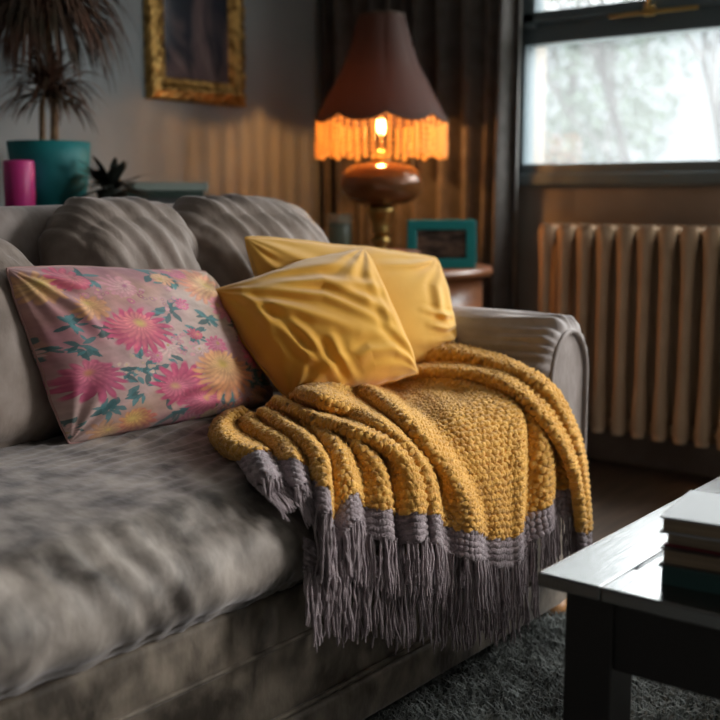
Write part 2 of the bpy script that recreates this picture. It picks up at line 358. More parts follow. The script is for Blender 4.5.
# curtain
n_u, n_v = 260, 30
cu = np.linspace(0, 1, n_u); cz = np.linspace(.03, 2.36, n_v)
yy = 2.09 + .90 * cu
xx = XW - .10 + .034 * np.sin(cu * 2 * math.pi * 10.5 + 1.2 * np.sin(cu * 9)) + .012 * np.sin(cu * 47 + 1)
CV = np.zeros((n_u, n_v, 3)); ph = np.linspace(0, 1, n_v)
CV[..., 0] = xx[:, None] + .006 * np.sin(ph * 5 + cu[:, None] * 30); CV[..., 1] = yy[:, None] + .012 * np.sin(ph * 4 + cu[:, None] * 12); CV[..., 2] = cz[None]
cth = thing('curtain', 'dark taupe pleated curtain hanging in the corner left of the window', 'curtain', (XW - .1, 2.5, 0))
co = obj('drape', CV.reshape(-1, 3), gridF(n_u, n_v), M['curtain'], cth)
so = co.modifiers.new('thick', 'SOLIDIFY'); so.thickness = .003
obj('curtain_rail', *tube([(XW - .1, 2.0, 2.38), (XW - .1, 3.03, 2.38)], .014, 10), M['brass'], cth)

# radiator
rad = thing('radiator', 'cream column radiator on the wall below the window', 'radiator', (XW - .12, 1.4, 0))
rx, rz0, rz1 = XW - .055, .13, .872
for i in range(15):
    y = 1.925 - i * .075; ps = []
    for xo in (-.085, 0):
        zz = np.array([rz0 + .01, rz0 + .04, rz0 + .09, rz0 + .2, rz1 - .2, rz1 - .09, rz1 - .04, rz1 - .012])
        rr = np.array([.022, .028, .025, .0205, .0205, .025, .028, .020])
        ps.append(tube(np.stack([np.full(8, rx - .03 + xo), np.full(8, y), zz], -1), rr, 12))
    for z in (rz0 + .04, rz1 - .04):
        ps.append(tube([(rx - .03 - .085, y, z), (rx - .03, y, z)], .024, 12))
        ps.append(tube([(rx - .073, y - .0375, z), (rx - .073, y + .0375, z)], .021, 12))
    obj('section', *cat_mesh(ps), M['rad'], rad)
for y in (1.925, .875):
    obj('foot', *cat_mesh([box(rx - .125, rx - .02, y - .014, y + .014, 0.0, .03, .006), box(rx - .09, rx - .055, y - .012, y + .012, .02, .14, .004)]), M['rad'], rad)
obj('valve_pipe', *tube([(rx - .073, .83, rz0 + .04), (rx - .073, .78, rz0 + .04), (rx - .073, .76, rz0 + .02), (rx - .073, .76, 0.0)], .011, 10), M['brass'], rad)

# ------------------------------------------------------------------ rug
rug = thing('shag_rug', 'grey green shaggy rug under the coffee table and sofa front', 'rug', (1.2, .5, 0))
obj('backing', *box(-.4, 2.42, -1.0, 1.75, 0.0, .014, .005), M['rug'], rug)
n = 90000
bx_, by_ = rng.uniform(.75, 2.42, n), rng.uniform(-.05, 1.2, n)
ln = rng.uniform(.018, .034, n); an = rng.uniform(0, 6.28, n) + 1.5 * np.sin(bx_ * 9 + 2 * np.sin(by_ * 7)); le = rng.uniform(.4, 1.1, n)
wd = rng.uniform(.0011, .0019, n)
B0 = np.stack([bx_, by_, np.full(n, .012)], -1); dirh = np.stack([np.cos(an), np.sin(an), np.zeros(n)], -1); sd = np.stack([-np.sin(an), np.cos(an), np.zeros(n)], -1) * wd[:, None]
mid = B0 + dirh * (ln * .3 * le)[:, None] + np.array([0, 0, 1]) * (ln * .62)[:, None]
tip = B0 + dirh * (ln * .85 * le)[:, None] + np.array([0, 0, 1]) * (ln * .85)[:, None]
V = np.stack([B0 - sd, B0 + sd, mid + sd, mid - sd, tip + sd * .5, tip - sd * .5], 1).reshape(-1, 3)
k = np.arange(n)[:, None] * 6
Fq = np.concatenate([k + [0, 1, 2, 3], k + [3, 2, 4, 5]])
pile = obj('pile', V, Fq, M['rug'], rug); pile['kind'] = 'stuff'

# ------------------------------------------------------------------ sofa
SX0, SX1 = -0.02, 2.265      # outer faces of the arms
AX = 2.04                    # inner face of the right arm
YS, YB = 1.125, 2.06         # front of base, back of sofa
sofa = thing('sofa', 'taupe crushed velvet sofa with rounded arm, below cushions and blanket', 'sofa', (1.1, 1.6, 0.012))
b1 = box(SX0 + .01, SX1 - .012, YS + .002, YB, .055, .34, .012, 3)
obj('base', *b1, M['velvet_base'], sofa)
obj('lower_rail', *box(SX0 + .004, SX1 - .006, YS - .013, YB, .05, .128, .010, 3), M['velvet_base'], sofa)
for sy, sz in ((YS - .003, .133), (YS + .001, .252)): obj('piping', *tube([(SX0 + .02, sy, sz), (SX1 - .03, sy, sz)], .005, 8), M['velvet_base'], sofa)
for fx in (SX0 + .14, SX1 - .125):
    for fy in (YS + .026, YB - .07):
        obj('foot', *lathe([(.032, 0), (.040, .012), (.042, .045)], (fx, fy, .012), 16), M['wood_foot'], sofa)
# back
V, Fq, q = softbox(((SX0 + SX1) / 2 - .06, 1.985, .50), ((SX1 - SX0) / 2 - .10, .075, .435), .05, .03)
V[:, 2] += .004 * snoise(V, 9, 3); obj('back', V, Fq, M['velvet_arm'], sofa)
# arms
def arm(xi, xo, name):
    zt, r = .695, .135; x0, x1 = min(xi, xo), max(xi, xo); c = (x0 + x1) / 2; hw = (x1 - x0) / 2
    a = np.linspace(math.pi, 0, 80)
    prof = np.array([(x0, z) for z in np.linspace(.06, zt - r, 14)] + [(c + hw * math.cos(t_), zt - r + r * math.sin(t_)) for t_ in a[1:-1]] + [(x1, z) for z in np.linspace(zt - r, .06, 14)])
    d = np.r_[0, np.cumsum(np.linalg.norm(np.diff(prof, axis=0), axis=1))]; u = np.linspace(0, d[-1], 380)
    prof = np.stack([np.interp(u, d, prof[:, 0]), np.interp(u, d, prof[:, 1])], -1)
    T = np.gradient(prof, axis=0); T /= np.linalg.norm(T, axis=1, keepdims=True); Nn = np.stack([-T[:, 1], T[:, 0]], -1)
    RR = .032
    ys = np.concatenate([YS + RR * (1 - np.cos(np.linspace(0, math.pi / 2, 12))), np.linspace(YS + RR + .006, YS + .22, 34), np.linspace(YS + .24, YB - .02, 24)])
    top = np.clip((prof[:, 1] - (zt - r - .10)) / .12, 0, 1); R = np.zeros((len(ys), len(prof), 3))
    for i, y in enumerate(ys):
        t_ = max(0, y - YS); ins = -(RR - math.sqrt(max(0, RR ** 2 - max(0, RR - t_) ** 2)))
        amp = .0105 * math.exp(-(t_ / .095) ** 1.3) * (.3 + .7 * min(1, t_ / .02))
        wv = np.sin(u * 230 + 1.9 * np.sin(u * 43) + t_ * 16) * .6 + .45 * np.sin(u * 91 + 2 + t_ * 26)
        o = ins + amp * wv * top + .004 * np.sin(y * 7 + u * 6) * top
        pr = prof + Nn * o[:, None]
        R[i, :, 0] = pr[:, 0]; R[i, :, 1] = y; R[i, :, 2] = pr[:, 1]
    o = obj('arm', R.reshape(-1, 3), gridF(len(ys), len(prof))[:, ::-1], M['velvet_arm'], sofa)
    pp = (prof - Nn * RR)[::4]; n_ = len(pp)
    ring = [np.stack([pp[:, 0], np.full(n_, YS + .002), pp[:, 1]], -1)]
    for k_, dy in ((.012, .006), (.03, .007), (.045, .004), (.06, .004)):
        q_ = (prof - Nn * (RR + k_))[::4]; ring.append(np.stack([np.where(np.abs(q_[:, 0] - c) < .001, c, q_[:, 0]), np.full(n_, YS + dy), q_[:, 1]], -1))
    q_ = ring[-1].copy(); q_[:, 0] = c; q_[:, 2] = np.minimum(q_[:, 2], .5); q_[:, 1] = YS + .002; ring.append(q_)
    obj('arm_panel', np.array(ring).reshape(-1, 3), gridF(len(ring), n_), M['velvet_arm'], o)
    obj('piping', *tube(np.stack([pp[:, 0], np.full(n_, YS), pp[:, 1]], -1), .006, 8), M['velvet_arm'], o)
arm(AX, SX1, 'arm'); arm(SX0 + .22, SX0, 'arm')
# seat cushion
cx_ = (SX0 + .22 + AX) / 2; hx_ = (AX - SX0 - .22) / 2 - .004
xs_ = np.unique(np.r_[np.arange(-hx_, 1.06 - cx_, .009), np.arange(1.06 - cx_, 1.50 - cx_, .0032), np.arange(1.50 - cx_, hx_, .01), hx_])
V, Fq, q = softbox((cx_, 1.43, .422), (hx_, .345, .088), .085, .0075, (0, .02, .012), xs_)
N0 = normals(V, Fq)
front = np.clip((1.215 - V[:, 1]) / .10, 0, 1)
d = .0045 * snoise(V, 6, 11, 2) + .0016 * snoise(V * np.array([1.3, .6, .6]), 42, 12, 3)
fold = np.exp(-((V[:, 0] - 1.335) / .13) ** 2)
bow_ = V[:, 0] - .55 * (np.clip(.50 - V[:, 2], 0, .2)) - .35 * np.clip(V[:, 1] - 1.14, 0, .2) + .012 * np.sin((V[:, 2] - .4) * 22 + V[:, 0] * 9)
ph_ = bow_ * 430 + 2.6 * np.sin(bow_ * 47)
d += front * fold * .0052 * (np.abs(np.sin(ph_ * .5)) ** .7 * 2 - 1.2 + .6 * np.sin(bow_ * 150))
fold2 = np.exp(-((V[:, 0] - .85) / .38) ** 2) * (1 - fold)
d += front * fold2 * .0024 * np.sin(bow_ * 95 + 3 * np.sin(bow_ * 17 + V[:, 2] * 9))
top = np.clip((V[:, 2] - .49) / .02, 0, 1) * np.exp(-((V[:, 0] - 1.45) / .33) ** 2)
d += top * .0032 * np.sin((V[:, 1] - .22 * V[:, 0]) * 190 + 2.4 * np.sin(V[:, 0] * 13 + V[:, 1] * 20))
V = V + N0 * d[:, None]
seat = obj('seat_cushion', V, Fq, M['velvet'], sofa)
# back cushions
def back_cushion(x0, x1, zt, lean, seed, folds, yc=1.80):
    c = np.array([(x0 + x1) / 2, yc, (.50 + zt) / 2]); h = np.array([(x1 - x0) / 2, .105, (zt - .50) / 2])
    V, Fq, q = softbox(c, h, .095, .0085, (.0, .035, .012)); N0 = normals(V, Fq)
    d = .007 * snoise(V, 8, seed, 2)
    for (dx, dz, f_, amp, cx, cz, sx, sz) in folds:
        t_ = (V[:, 0] - c[0]) * dx + (V[:, 2] - c[2]) * dz
        m = np.exp(-((V[:, 0] - c[0] - cx) / sx) ** 2 - ((V[:, 2] - c[2] - cz) / sz) ** 2)
        d += amp * m * (np.sin(t_ * f_ + 1.5 * np.sin(V[:, 0] * 19 + seed)) + .4 * np.sin(t_ * f_ * 2.3 + seed))
    wq = V[:, 0] * .9 + V[:, 2] * .5 + .03 * np.sin(V[:, 0] * 23 + V[:, 2] * 17 + seed)
    up_ = np.clip((V[:, 2] - .66) / .12, 0, 1)
    d += .0028 * up_ * np.sin(wq * 210 + 3 * np.sin(wq * 37 + seed)) * (.6 + .4 * np.sin(V[:, 0] * 31 + seed)) + .0022 * snoise(V * np.array([1.6, .8, .8]), 42, seed + 5, 2)
    V = V + N0 * d[:, None]
    V[:, 1] += (V[:, 2] - .50) * lean; V[:, 2] -= .02 * (q[:, 0] ** 4)
    o = obj('back_cushion', V, Fq, M['velvet_back'], sofa)
    return o
back_cushion(1.325, 1.67, .94, .20, 21, [(.9, .42, 95, .007, .05, .12, .2, .16), (.75, .65, 60, .006, .15, .05, .12, .2), (.2, 1, 90, .004, -.1, .0, .1, .1)], 1.76)
back_cushion(1.63, 2.10, .94, .20, 22, [(.9, .42, 100, .0075, -.12, .12, .18, .2), (.85, .5, 80, .006, .1, .1, .15, .15)], 1.76)
back_cushion(.62, 1.24, .885, .16, 23, [(.5, .85, 60, .003, .2, .12, .2, .1)], 1.72)
back_cushion(.22, .60, .885, .16, 24, [], 1.72)

# ------------------------------------------------------------------ pillows
def pillow(C, T, n=(150, 150), bow=.05, corner=.012, seed=1, folds=(), wr=.004, sharp=.46, rimw=.0045):
    """C: corners BL, BR, TR, TL in space. Front and back sheet closed at the seam. Returns front/back grids, rim."""
    C = [np.asarray(c, float) for c in C]; nu, nv = n
    s_ = np.linspace(0, 1, nu); s_ = .5 - .5 * np.cos(math.pi * s_) * (0.35) - .0 if False else s_
    U, Vv = np.meshgrid(np.linspace(0, 1, nu), np.linspace(0, 1, nv), indexing='ij')
    a, b = 2 * U - 1, 2 * Vv - 1
    Ub = .5 + .5 * a * (1 - bow * (1 - b ** 2) * np.abs(a) ** 2); Vb = .5 + .5 * b * (1 - bow * (1 - a ** 2) * np.abs(b) ** 2)
    cr_ = 1 - .022 * (np.abs(a) * np.abs(b)) ** 5      # rounded corners
    Ub = .5 + (Ub - .5) * cr_; Vb = .5 + (Vb - .5) * cr_
    P = (C[0] * ((1 - Ub) * (1 - Vb))[..., None] + C[1] * (Ub * (1 - Vb))[..., None] + C[2] * (Ub * Vb)[..., None] + C[3] * ((1 - Ub) * Vb)[..., None])
    e1, e2 = (C[1] - C[0]) / np.linalg.norm(C[1] - C[0]), (C[3] - C[0]) / np.linalg.norm(C[3] - C[0])
    Qr = np.stack([U.ravel(), Vv.ravel(), 0 * U.ravel()], -1); edge_ = (np.maximum(np.abs(a), np.abs(b)) ** 6)[..., None]
    P = P + edge_ * (e1 * (rimw * snoise(Qr, 13, seed + 70, 3)).reshape(U.shape)[..., None] + e2 * (rimw * snoise(Qr, 13, seed + 71, 3)).reshape(U.shape)[..., None])
    nrm = np.cross(C[1] - C[0], C[3] - C[0]) + np.cross(C[2] - C[1], C[0] - C[1]) * 0; nrm /= np.linalg.norm(nrm)
    prof = np.clip((1 - np.abs(a) ** 2.4) * (1 - np.abs(b) ** 2.4), 0, 1) ** sharp
    w_ = np.linalg.norm(C[1] - C[0]); h_ = np.linalg.norm(C[3] - C[0])
    d = np.zeros_like(U); X, Y = U * w_, Vv * h_
    Q = np.stack([X.ravel(), Y.ravel(), np.zeros(X.size)], -1)
    d += (wr * snoise(Q, 16, seed, 2)).reshape(U.shape)
    for k_, (cx, cy) in enumerate(((0, 0), (1, 0), (1, 1), (0, 1))):     # gathers running out of the corners
        dx, dy = (U - cx) * w_, (Vv - cy) * h_; r = np.hypot(dx, dy); th = np.arctan2(np.abs(dy), np.abs(dx))
        d += .9 * wr * np.sin(th * 15 + seed * k_ + 6 * r) * np.exp(-((r - .07) / .075) ** 2)
    for (pts, wd, hh) in folds:
        pts = np.array(pts, float) * [w_, h_]; best = np.full(U.shape, 9.0); par = np.zeros(U.shape); nseg = len(pts) - 1
        for i in range(nseg):
            p, q_ = pts[i], pts[i + 1]; e_ = q_ - p; tt = np.clip(((X - p[0]) * e_[0] + (Y - p[1]) * e_[1]) / (e_ @ e_), 0, 1)
            dd = np.hypot(X - p[0] - tt * e_[0], Y - p[1] - tt * e_[1]); m_ = dd < best; best = np.where(m_, dd, best); par = np.where(m_, (i + tt) / nseg, par)
        taper = np.sin(np.clip(par, .03, .97) * math.pi) ** .6
        d += 1.05 * hh * taper * (np.exp(-(best / wd) ** 2) - .45 * np.exp(-((best - 1.9 * wd) / wd) ** 2))
    env = np.clip(prof * 2.2, 0, 1)
    Fr = P + nrm * (T * prof + d * env)[..., None]; Bk = P - nrm * (T * .75 * prof + .3 * d * env)[..., None]
    V = np.concatenate([Fr.reshape(-1, 3), Bk.reshape(-1, 3)])
    Fq = np.concatenate([gridF(nu, nv), gridF(nu, nv)[:, ::-1] + nu * nv])
    rim = np.concatenate([P[:-1, 0], P[-1, :-1], P[:0:-1, -1], P[0, :0:-1]])
    return V, Fq, rim, U, Vv
def weld(o):
    bm = bmesh.new(); bm.from_mesh(o.data); bmesh.ops.remove_doubles(bm, verts=bm.verts, dist=1e-5); bm.to_mesh(o.data); bm.free()
def build_pillow(name, label, C, T, mt, seam_mat, **k):
    V, Fq, rim, U, Vv = pillow(C, T, **k); base = np.mean(C, 0); base[2] = min(c[2] for c in C)
    th = thing(name, label, 'pillow', base)
    col = k.get('col')
    return th, V, Fq, rim, U, Vv

# floral pillow: pattern drawn flower by flower in the pillow's own u, v
FP = [(66, 444), (277, 404), (206, 271), (4, 267)]
FC = [on_y(*FP[0], 1.575), on_y(*FP[1], 1.56), on_y(*FP[2], 1.66), on_y(*FP[3], 1.64)]
V, Fq, rim, U, Vv = pillow(FC, .088, (340, 340), .004, seed=5, wr=.0045,
    folds=[([(.02, .95), (.2, .88), (.4, .9)], .012, .006), ([(.05, .9), (.15, .75), (.2, .55)], .012, .006), ([(.25, .02), (.5, .1), (.75, .06)], .012, .006), ([(.55, .93), (.8, .85), (.97, .7)], .014, .006), ([(.3, .1), (.45, .2), (.7, .22)], .01, .004)])
def px2uv(px, py):
    u = v = .5; c = np.array(FP, float)
    for _ in range(12):
        p = c[0] * (1 - u) * (1 - v) + c[1] * u * (1 - v) + c[2] * u * v + c[3] * (1 - u) * v - np.array([px, py])
        Ju = (c[1] - c[0]) * (1 - v) + (c[2] - c[3]) * v; Jv = (c[3] - c[0]) * (1 - u) + (c[2] - c[1]) * u
        s = np.linalg.solve(np.stack([Ju, Jv], 1), -p); u += s[0]; v += s[1]
    return u, v
img = np.zeros(U.shape + (3,)); Q = np.stack([U.ravel(), Vv.ravel(), 0 * U.ravel()], -1)
nn = lambda f, s, o=3: snoise(Q, f, s, o).reshape(U.shape)
wash = np.clip(.5 + .6 * nn(9, 31), 0, 1)[..., None]
img[:] = np.array([.50, .38, .33]) * (1 - wash) + np.array([.40, .16, .19]) * wash
wash2 = np.clip(.9 * nn(13, 41) - .1, 0, 1)[..., None]; img = img * (1 - wash2) + np.array([.50, .34, .17]) * wash2
wx, wy = U + .010 * nn(26, 33, 3) + .004 * nn(120, 37, 2), Vv + .010 * nn(26, 34, 3) + .004 * nn(120, 38, 2)
def blend(mask, colr):
    global img
    m_ = np.clip(mask, 0, 1)[..., None]; img = img * (1 - m_) + np.asarray(colr) * m_
def leafspray(px, py, R, seed, colr=(.045, .14, .15)):
    g = random.Random(seed); cu_, cv_ = px2uv(px, py); R = R / 205
    for i in range(int(10 + R * 60)):
        a = g.uniform(0, 6.28); rr = R * math.sqrt(g.random()); x, y = cu_ + rr * math.cos(a), cv_ + rr * math.sin(a)
        an_ = a + g.uniform(-.7, .7); L = g.uniform(.02, .042); W = L * .36
        dx, dy = wx - x, wy - y; l1 = dx * math.cos(an_) + dy * math.sin(an_); l2 = -dx * math.sin(an_) + dy * math.cos(an_)
        m_ = 1 - (np.abs(l1 / L) ** 1.6 + np.abs(l2 / W) ** 1.4); tint = g.uniform(.6, 1.6)
        blend(np.clip(m_ * 6, 0, .92), np.array(colr) * tint)
def dots(px, py, R, n_, seed, colr):
    g = random.Random(seed); cu_, cv_ = px2uv(px, py); R = R / 205
    for i in range(n_):
        a = g.uniform(0, 6.28); rr = R * math.sqrt(g.random()); x, y = cu_ + rr * math.cos(a), cv_ + rr * math.sin(a); s = g.uniform(.008, .016)
        r = np.hypot(wx - x, wy - y) / s; blend(np.clip((1 - r) * 4, 0, .85), np.array(colr) * g.uniform(.7, 1.3)); blend(np.clip((.35 - r) * 6, 0, .7), (.6, .45, .2))
def flower(px, py, R, outer, inner, core, n_=17, seed=0):
    cu_, cv_ = px2uv(px, py); R = R * 1.3 / 200
    for lay, (k_, f_) in enumerate(((1, 0), (.8, .25), (.6, .5), (.4, .75))):
        dx, dy = wx - cu_ - .10 * R * lay * math.cos(seed), wy - cv_ - .10 * R * lay * math.sin(seed)
        r = np.hypot(dx, dy) / (R * k_); th = np.arctan2(dy, dx) + lay * .4 + seed + .25 * r
        cell = th * n_ / (2 * math.pi); saw = np.abs((cell % 1) - .5) * 2          # 0 in the petal's middle
        rnd = np.sin(np.floor(cell) * 12.9 + seed + lay) * .12
        edge = (.86 + rnd) * (1 - .42 * saw ** 2.2)
        m_ = np.clip((edge - r) * 9, 0, 1)
        c = np.array(outer) * (1 - f_) + np.array(inner) * f_
        shade = (1.12 - .55 * saw ** 1.5 * np.clip(r, 0, 1))[..., None] * (.8 + .35 * np.clip(r, 0, 1))[..., None]
        colr = c * shade; mm = m_[..., None] * .96
        global img
        img = img * (1 - mm) + colr * mm
    blend(np.clip((.18 - np.hypot(wx - cu_ - .3 * R * math.cos(seed), wy - cv_ - .3 * R * math.sin(seed)) / R) * 7, 0, .9), core)
PK, PKi, YE = (.46, .045, .13), (.62, .17, .24), (.62, .42, .12)
PE, PEi = (.62, .26, .12), (.66, .42, .18)
for i, a in enumerate([(94, 372, 26), (123, 350, 22), (217, 380, 20), (134, 316, 17), (128, 279, 14), (62, 283, 10), (146, 415, 13), (108, 394, 16), (160, 340, 12), (60, 350, 10), (50, 330, 10), (240, 385, 12), (200, 405, 10), (172, 322, 10), (110, 372, 18), (82, 413, 10)]):
    leafspray(*a, 50 + i)
leafspray(185, 415, 9, 91, (.10, .16, .06)); leafspray(75, 335, 7, 92, (.03, .05, .05))
for a in [(144, 345, 20, 34, 61, (.52, .22, .28)), (105, 368, 20, 16, 62, (.55, .38, .32)), (215, 410, 18, 16, 63, (.45, .12, .1)), (92, 300, 18, 18, 64, (.4, .1, .18)), (165, 275, 20, 14, 65, (.52, .2, .26)), (245, 370, 10, 8, 66, (.5, .1, .2)), (60, 300, 14, 10, 67, (.5, .2, .25)), (125, 300, 20, 14, 68, (.5, .25, .3))]: dots(*a)
gq = random.Random(77)
for i in range(26):      # smaller blooms and sprays scattered between the large heads
    fx, fy = gq.uniform(15, 262), gq.uniform(278, 432)
    if i % 3 == 0: leafspray(fx, fy, gq.uniform(7, 13), 200 + i, (.05 + .03 * gq.random(), .15, .15))
    c_ = [((.50, .10, .2), (.6, .28, .32)), ((.58, .30, .18), (.62, .42, .24)), ((.44, .06, .12), (.6, .2, .2)), ((.54, .34, .32), (.6, .46, .42))][i % 4]
    flower(fx, fy, gq.uniform(6, 11), c_[0], c_[1], (.5, .32, .1), gq.choice([9, 11, 13]), gq.uniform(0, 6))
flower(99, 335, 28, PK, (.66, .22, .2), YE, 19, .9)
flower(70, 382, 24, (.42, .06, .14), PKi, (.5, .2, .1), 15, 2.0)
flower(150, 390, 27, PK, PKi, (.55, .3, .15), 17, 3.0)
flower(168, 405, 18, (.44, .06, .13), PKi, (.55, .3, .1), 15, .3)
flower(191, 377, 31, PE, PEi, (.55, .36, .06), 21, 1.6)
flower(176, 292, 28, (.60, .25, .16), (.62, .44, .2), YE, 17, .4)
flower(200, 312, 17, (.56, .18, .24), (.62, .32, .3), YE, 13, 2.4)
flower(231, 356, 18, (.56, .10, .22), (.6, .25, .3), (.5, .2, .2), 13, 1.1)
flower(89, 292, 15, (.50, .22, .25), (.56, .34, .32), (.36, .1, .2), 11, .2)
flower(22, 290, 18, (.58, .30, .16), (.6, .42, .16), YE, 13, .7)
flower(46, 283, 15, (.52, .09, .17), (.6, .2, .2), (.4, .1, .1), 11, .1)
flower(116, 424, 17, (.52, .14, .1), (.6, .4, .1), YE, 13, 2.2)
flower(60, 312, 14, (.52, .24, .12), (.6, .36, .14), YE, 11, 1.4)
flower(150, 273, 13, (.55, .12, .22), (.6, .25, .25), YE, 11, .6)
flower(90, 434, 12, (.5, .25, .14), (.55, .35, .16), YE, 11, .6)
img *= (1 + .16 * nn(60, 35, 3) + .08 * nn(170, 36, 2))[..., None]; img = np.clip(img, .005, .8)
fth = thing('floral_pillow', 'pink and teal floral pillow leaning at the left end of the seat', 'pillow', tuple(np.mean(FC, 0) * [1, 1, 0] + [0, 0, FC[0][2]]))
col = np.concatenate([img.reshape(-1, 3)] * 2)
o = obj('cover', V, Fq, M['floral'], fth, col=col); weld(o)
M['floral_seam'] = mat('floral_seam', (.42, .24, .22), .8)
obj('seam', *tube(rim[::3], .0025, 6, True), M['floral_seam'], fth)

YC = [on_y(290, 404, 1.46), on_y(421, 374, 1.31), on_y(363, 246, 1.50), on_y(211, 291, 1.60)]
V, Fq, rim, U, Vv = pillow(YC, .105, (240, 240), -.014, seed=8, wr=.0035, folds=[
    ([(.03, .95), (.22, .90), (.55, .78), (.9, .42)], .011, .012), ([(.04, .9), (.25, .82), (.5, .68), (.8, .38)], .009, .010), ([(.06, .86), (.2, .74), (.34, .60), (.6, .36)], .011, .009),
    ([(.02, .98), (.25, .98), (.5, .93), (.8, .86)], .010, .008), ([(.08, .78), (.15, .6), (.2, .35), (.3, .12)], .009, .010), ([(.1, .9), (.12, .7), (.1, .5), (.12, .3)], .008, .008),
    ([(.22, .62), (.27, .45), (.3, .25), (.36, .05)], .009, .009), ([(.42, .42), (.4, .25), (.46, .05)], .009, .007), ([(.98, .95), (.93, .7), (.90, .4), (.97, .05)], .010, .010),
    ([(.9, .9), (.86, .65), (.84, .35), (.93, .08)], .009, .008), ([(.97, .03), (.8, .18), (.62, .22), (.5, .18)], .010, .008), ([(.5, .85), (.7, .72), (.93, .62)], .010, .007)])
yth = thing('yellow_pillow', 'deep yellow creased pillow in front, its corner pointing up', 'pillow', tuple(np.mean(YC, 0) * [1, 1, 0] + [0, 0, YC[1][2]]), 'yellow pillows by the sofa arm')
o = obj('cover', V, Fq, M['yellow_cotton'], yth); weld(o); obj('seam', *tube(rim[::3], .0025, 6, True), M['yellow_cotton'], yth)
PC = [on_y(300, 402, 1.56), on_y(460, 354, 1.36), on_y(438, 256, 1.46), on_y(242, 236, 1.64)]
V, Fq, rim, U, Vv = pillow(PC, .08, (200, 200), -.016, seed=9, wr=.0035, folds=[
    ([(.02, .97), (.2, .88), (.4, .8)], .012, .009), ([(.03, .9), (.15, .75), (.25, .55)], .011, .008), ([(.98, .9), (.9, .7), (.88, .5), (.93, .3)], .010, .008),
    ([(.99, .4), (.9, .42), (.78, .5)], .009, .008), ([(.99, .3), (.9, .3), (.8, .36)], .009, .008), ([(.99, .2), (.9, .18), (.8, .22)], .009, .008), ([(.97, .97), (.8, .9), (.6, .86)], .011, .007)])
pth = thing('yellow_pillow', 'paler yellow pillow standing behind the creased one against the arm', 'pillow', tuple(np.mean(PC, 0) * [1, 1, 0] + [0, 0, PC[1][2]]), 'yellow pillows by the sofa arm')
o = obj('cover', V, Fq, M['pale_yellow_cotton'], pth); weld(o); obj('seam', *tube(rim[::3], .0025, 6, True), M['pale_yellow_cotton'], pth)

# ------------------------------------------------------------------ knitted blanket
def zsup(x):
    s = np.clip((x - 1.86) / .30, 0, 1); s = s * s * (3 - 2 * s); return .522 + .145 * s
SUP_Y, SUP_R = 1.052, .10
def sdf(P):
    q1 = SUP_Y + SUP_R - P[..., 1]; q2 = P[..., 2] - (zsup(P[..., 0]) - SUP_R)
    return np.hypot(np.maximum(q1, 0), np.maximum(q2, 0)) + np.minimum(np.maximum(q1, q2), 0) - SUP_R
def drop(px, py, h):
    d = ray(px, py); d = d / np.linalg.norm(d); ts = np.linspace(1.2, 3.6, 500); f = sdf(EYE + ts[:, None] * d) - h
    i = np.argmax(f < 0)
    if f[i] >= 0: i = 499
    a, b = ts[max(i - 1, 0)], ts[i]
    for _ in range(25):
        m_ = (a + b) / 2
        if sdf((EYE + m_ * d)[None])[0] - h < 0: b = m_
        else: a = m_
    return EYE + b * d
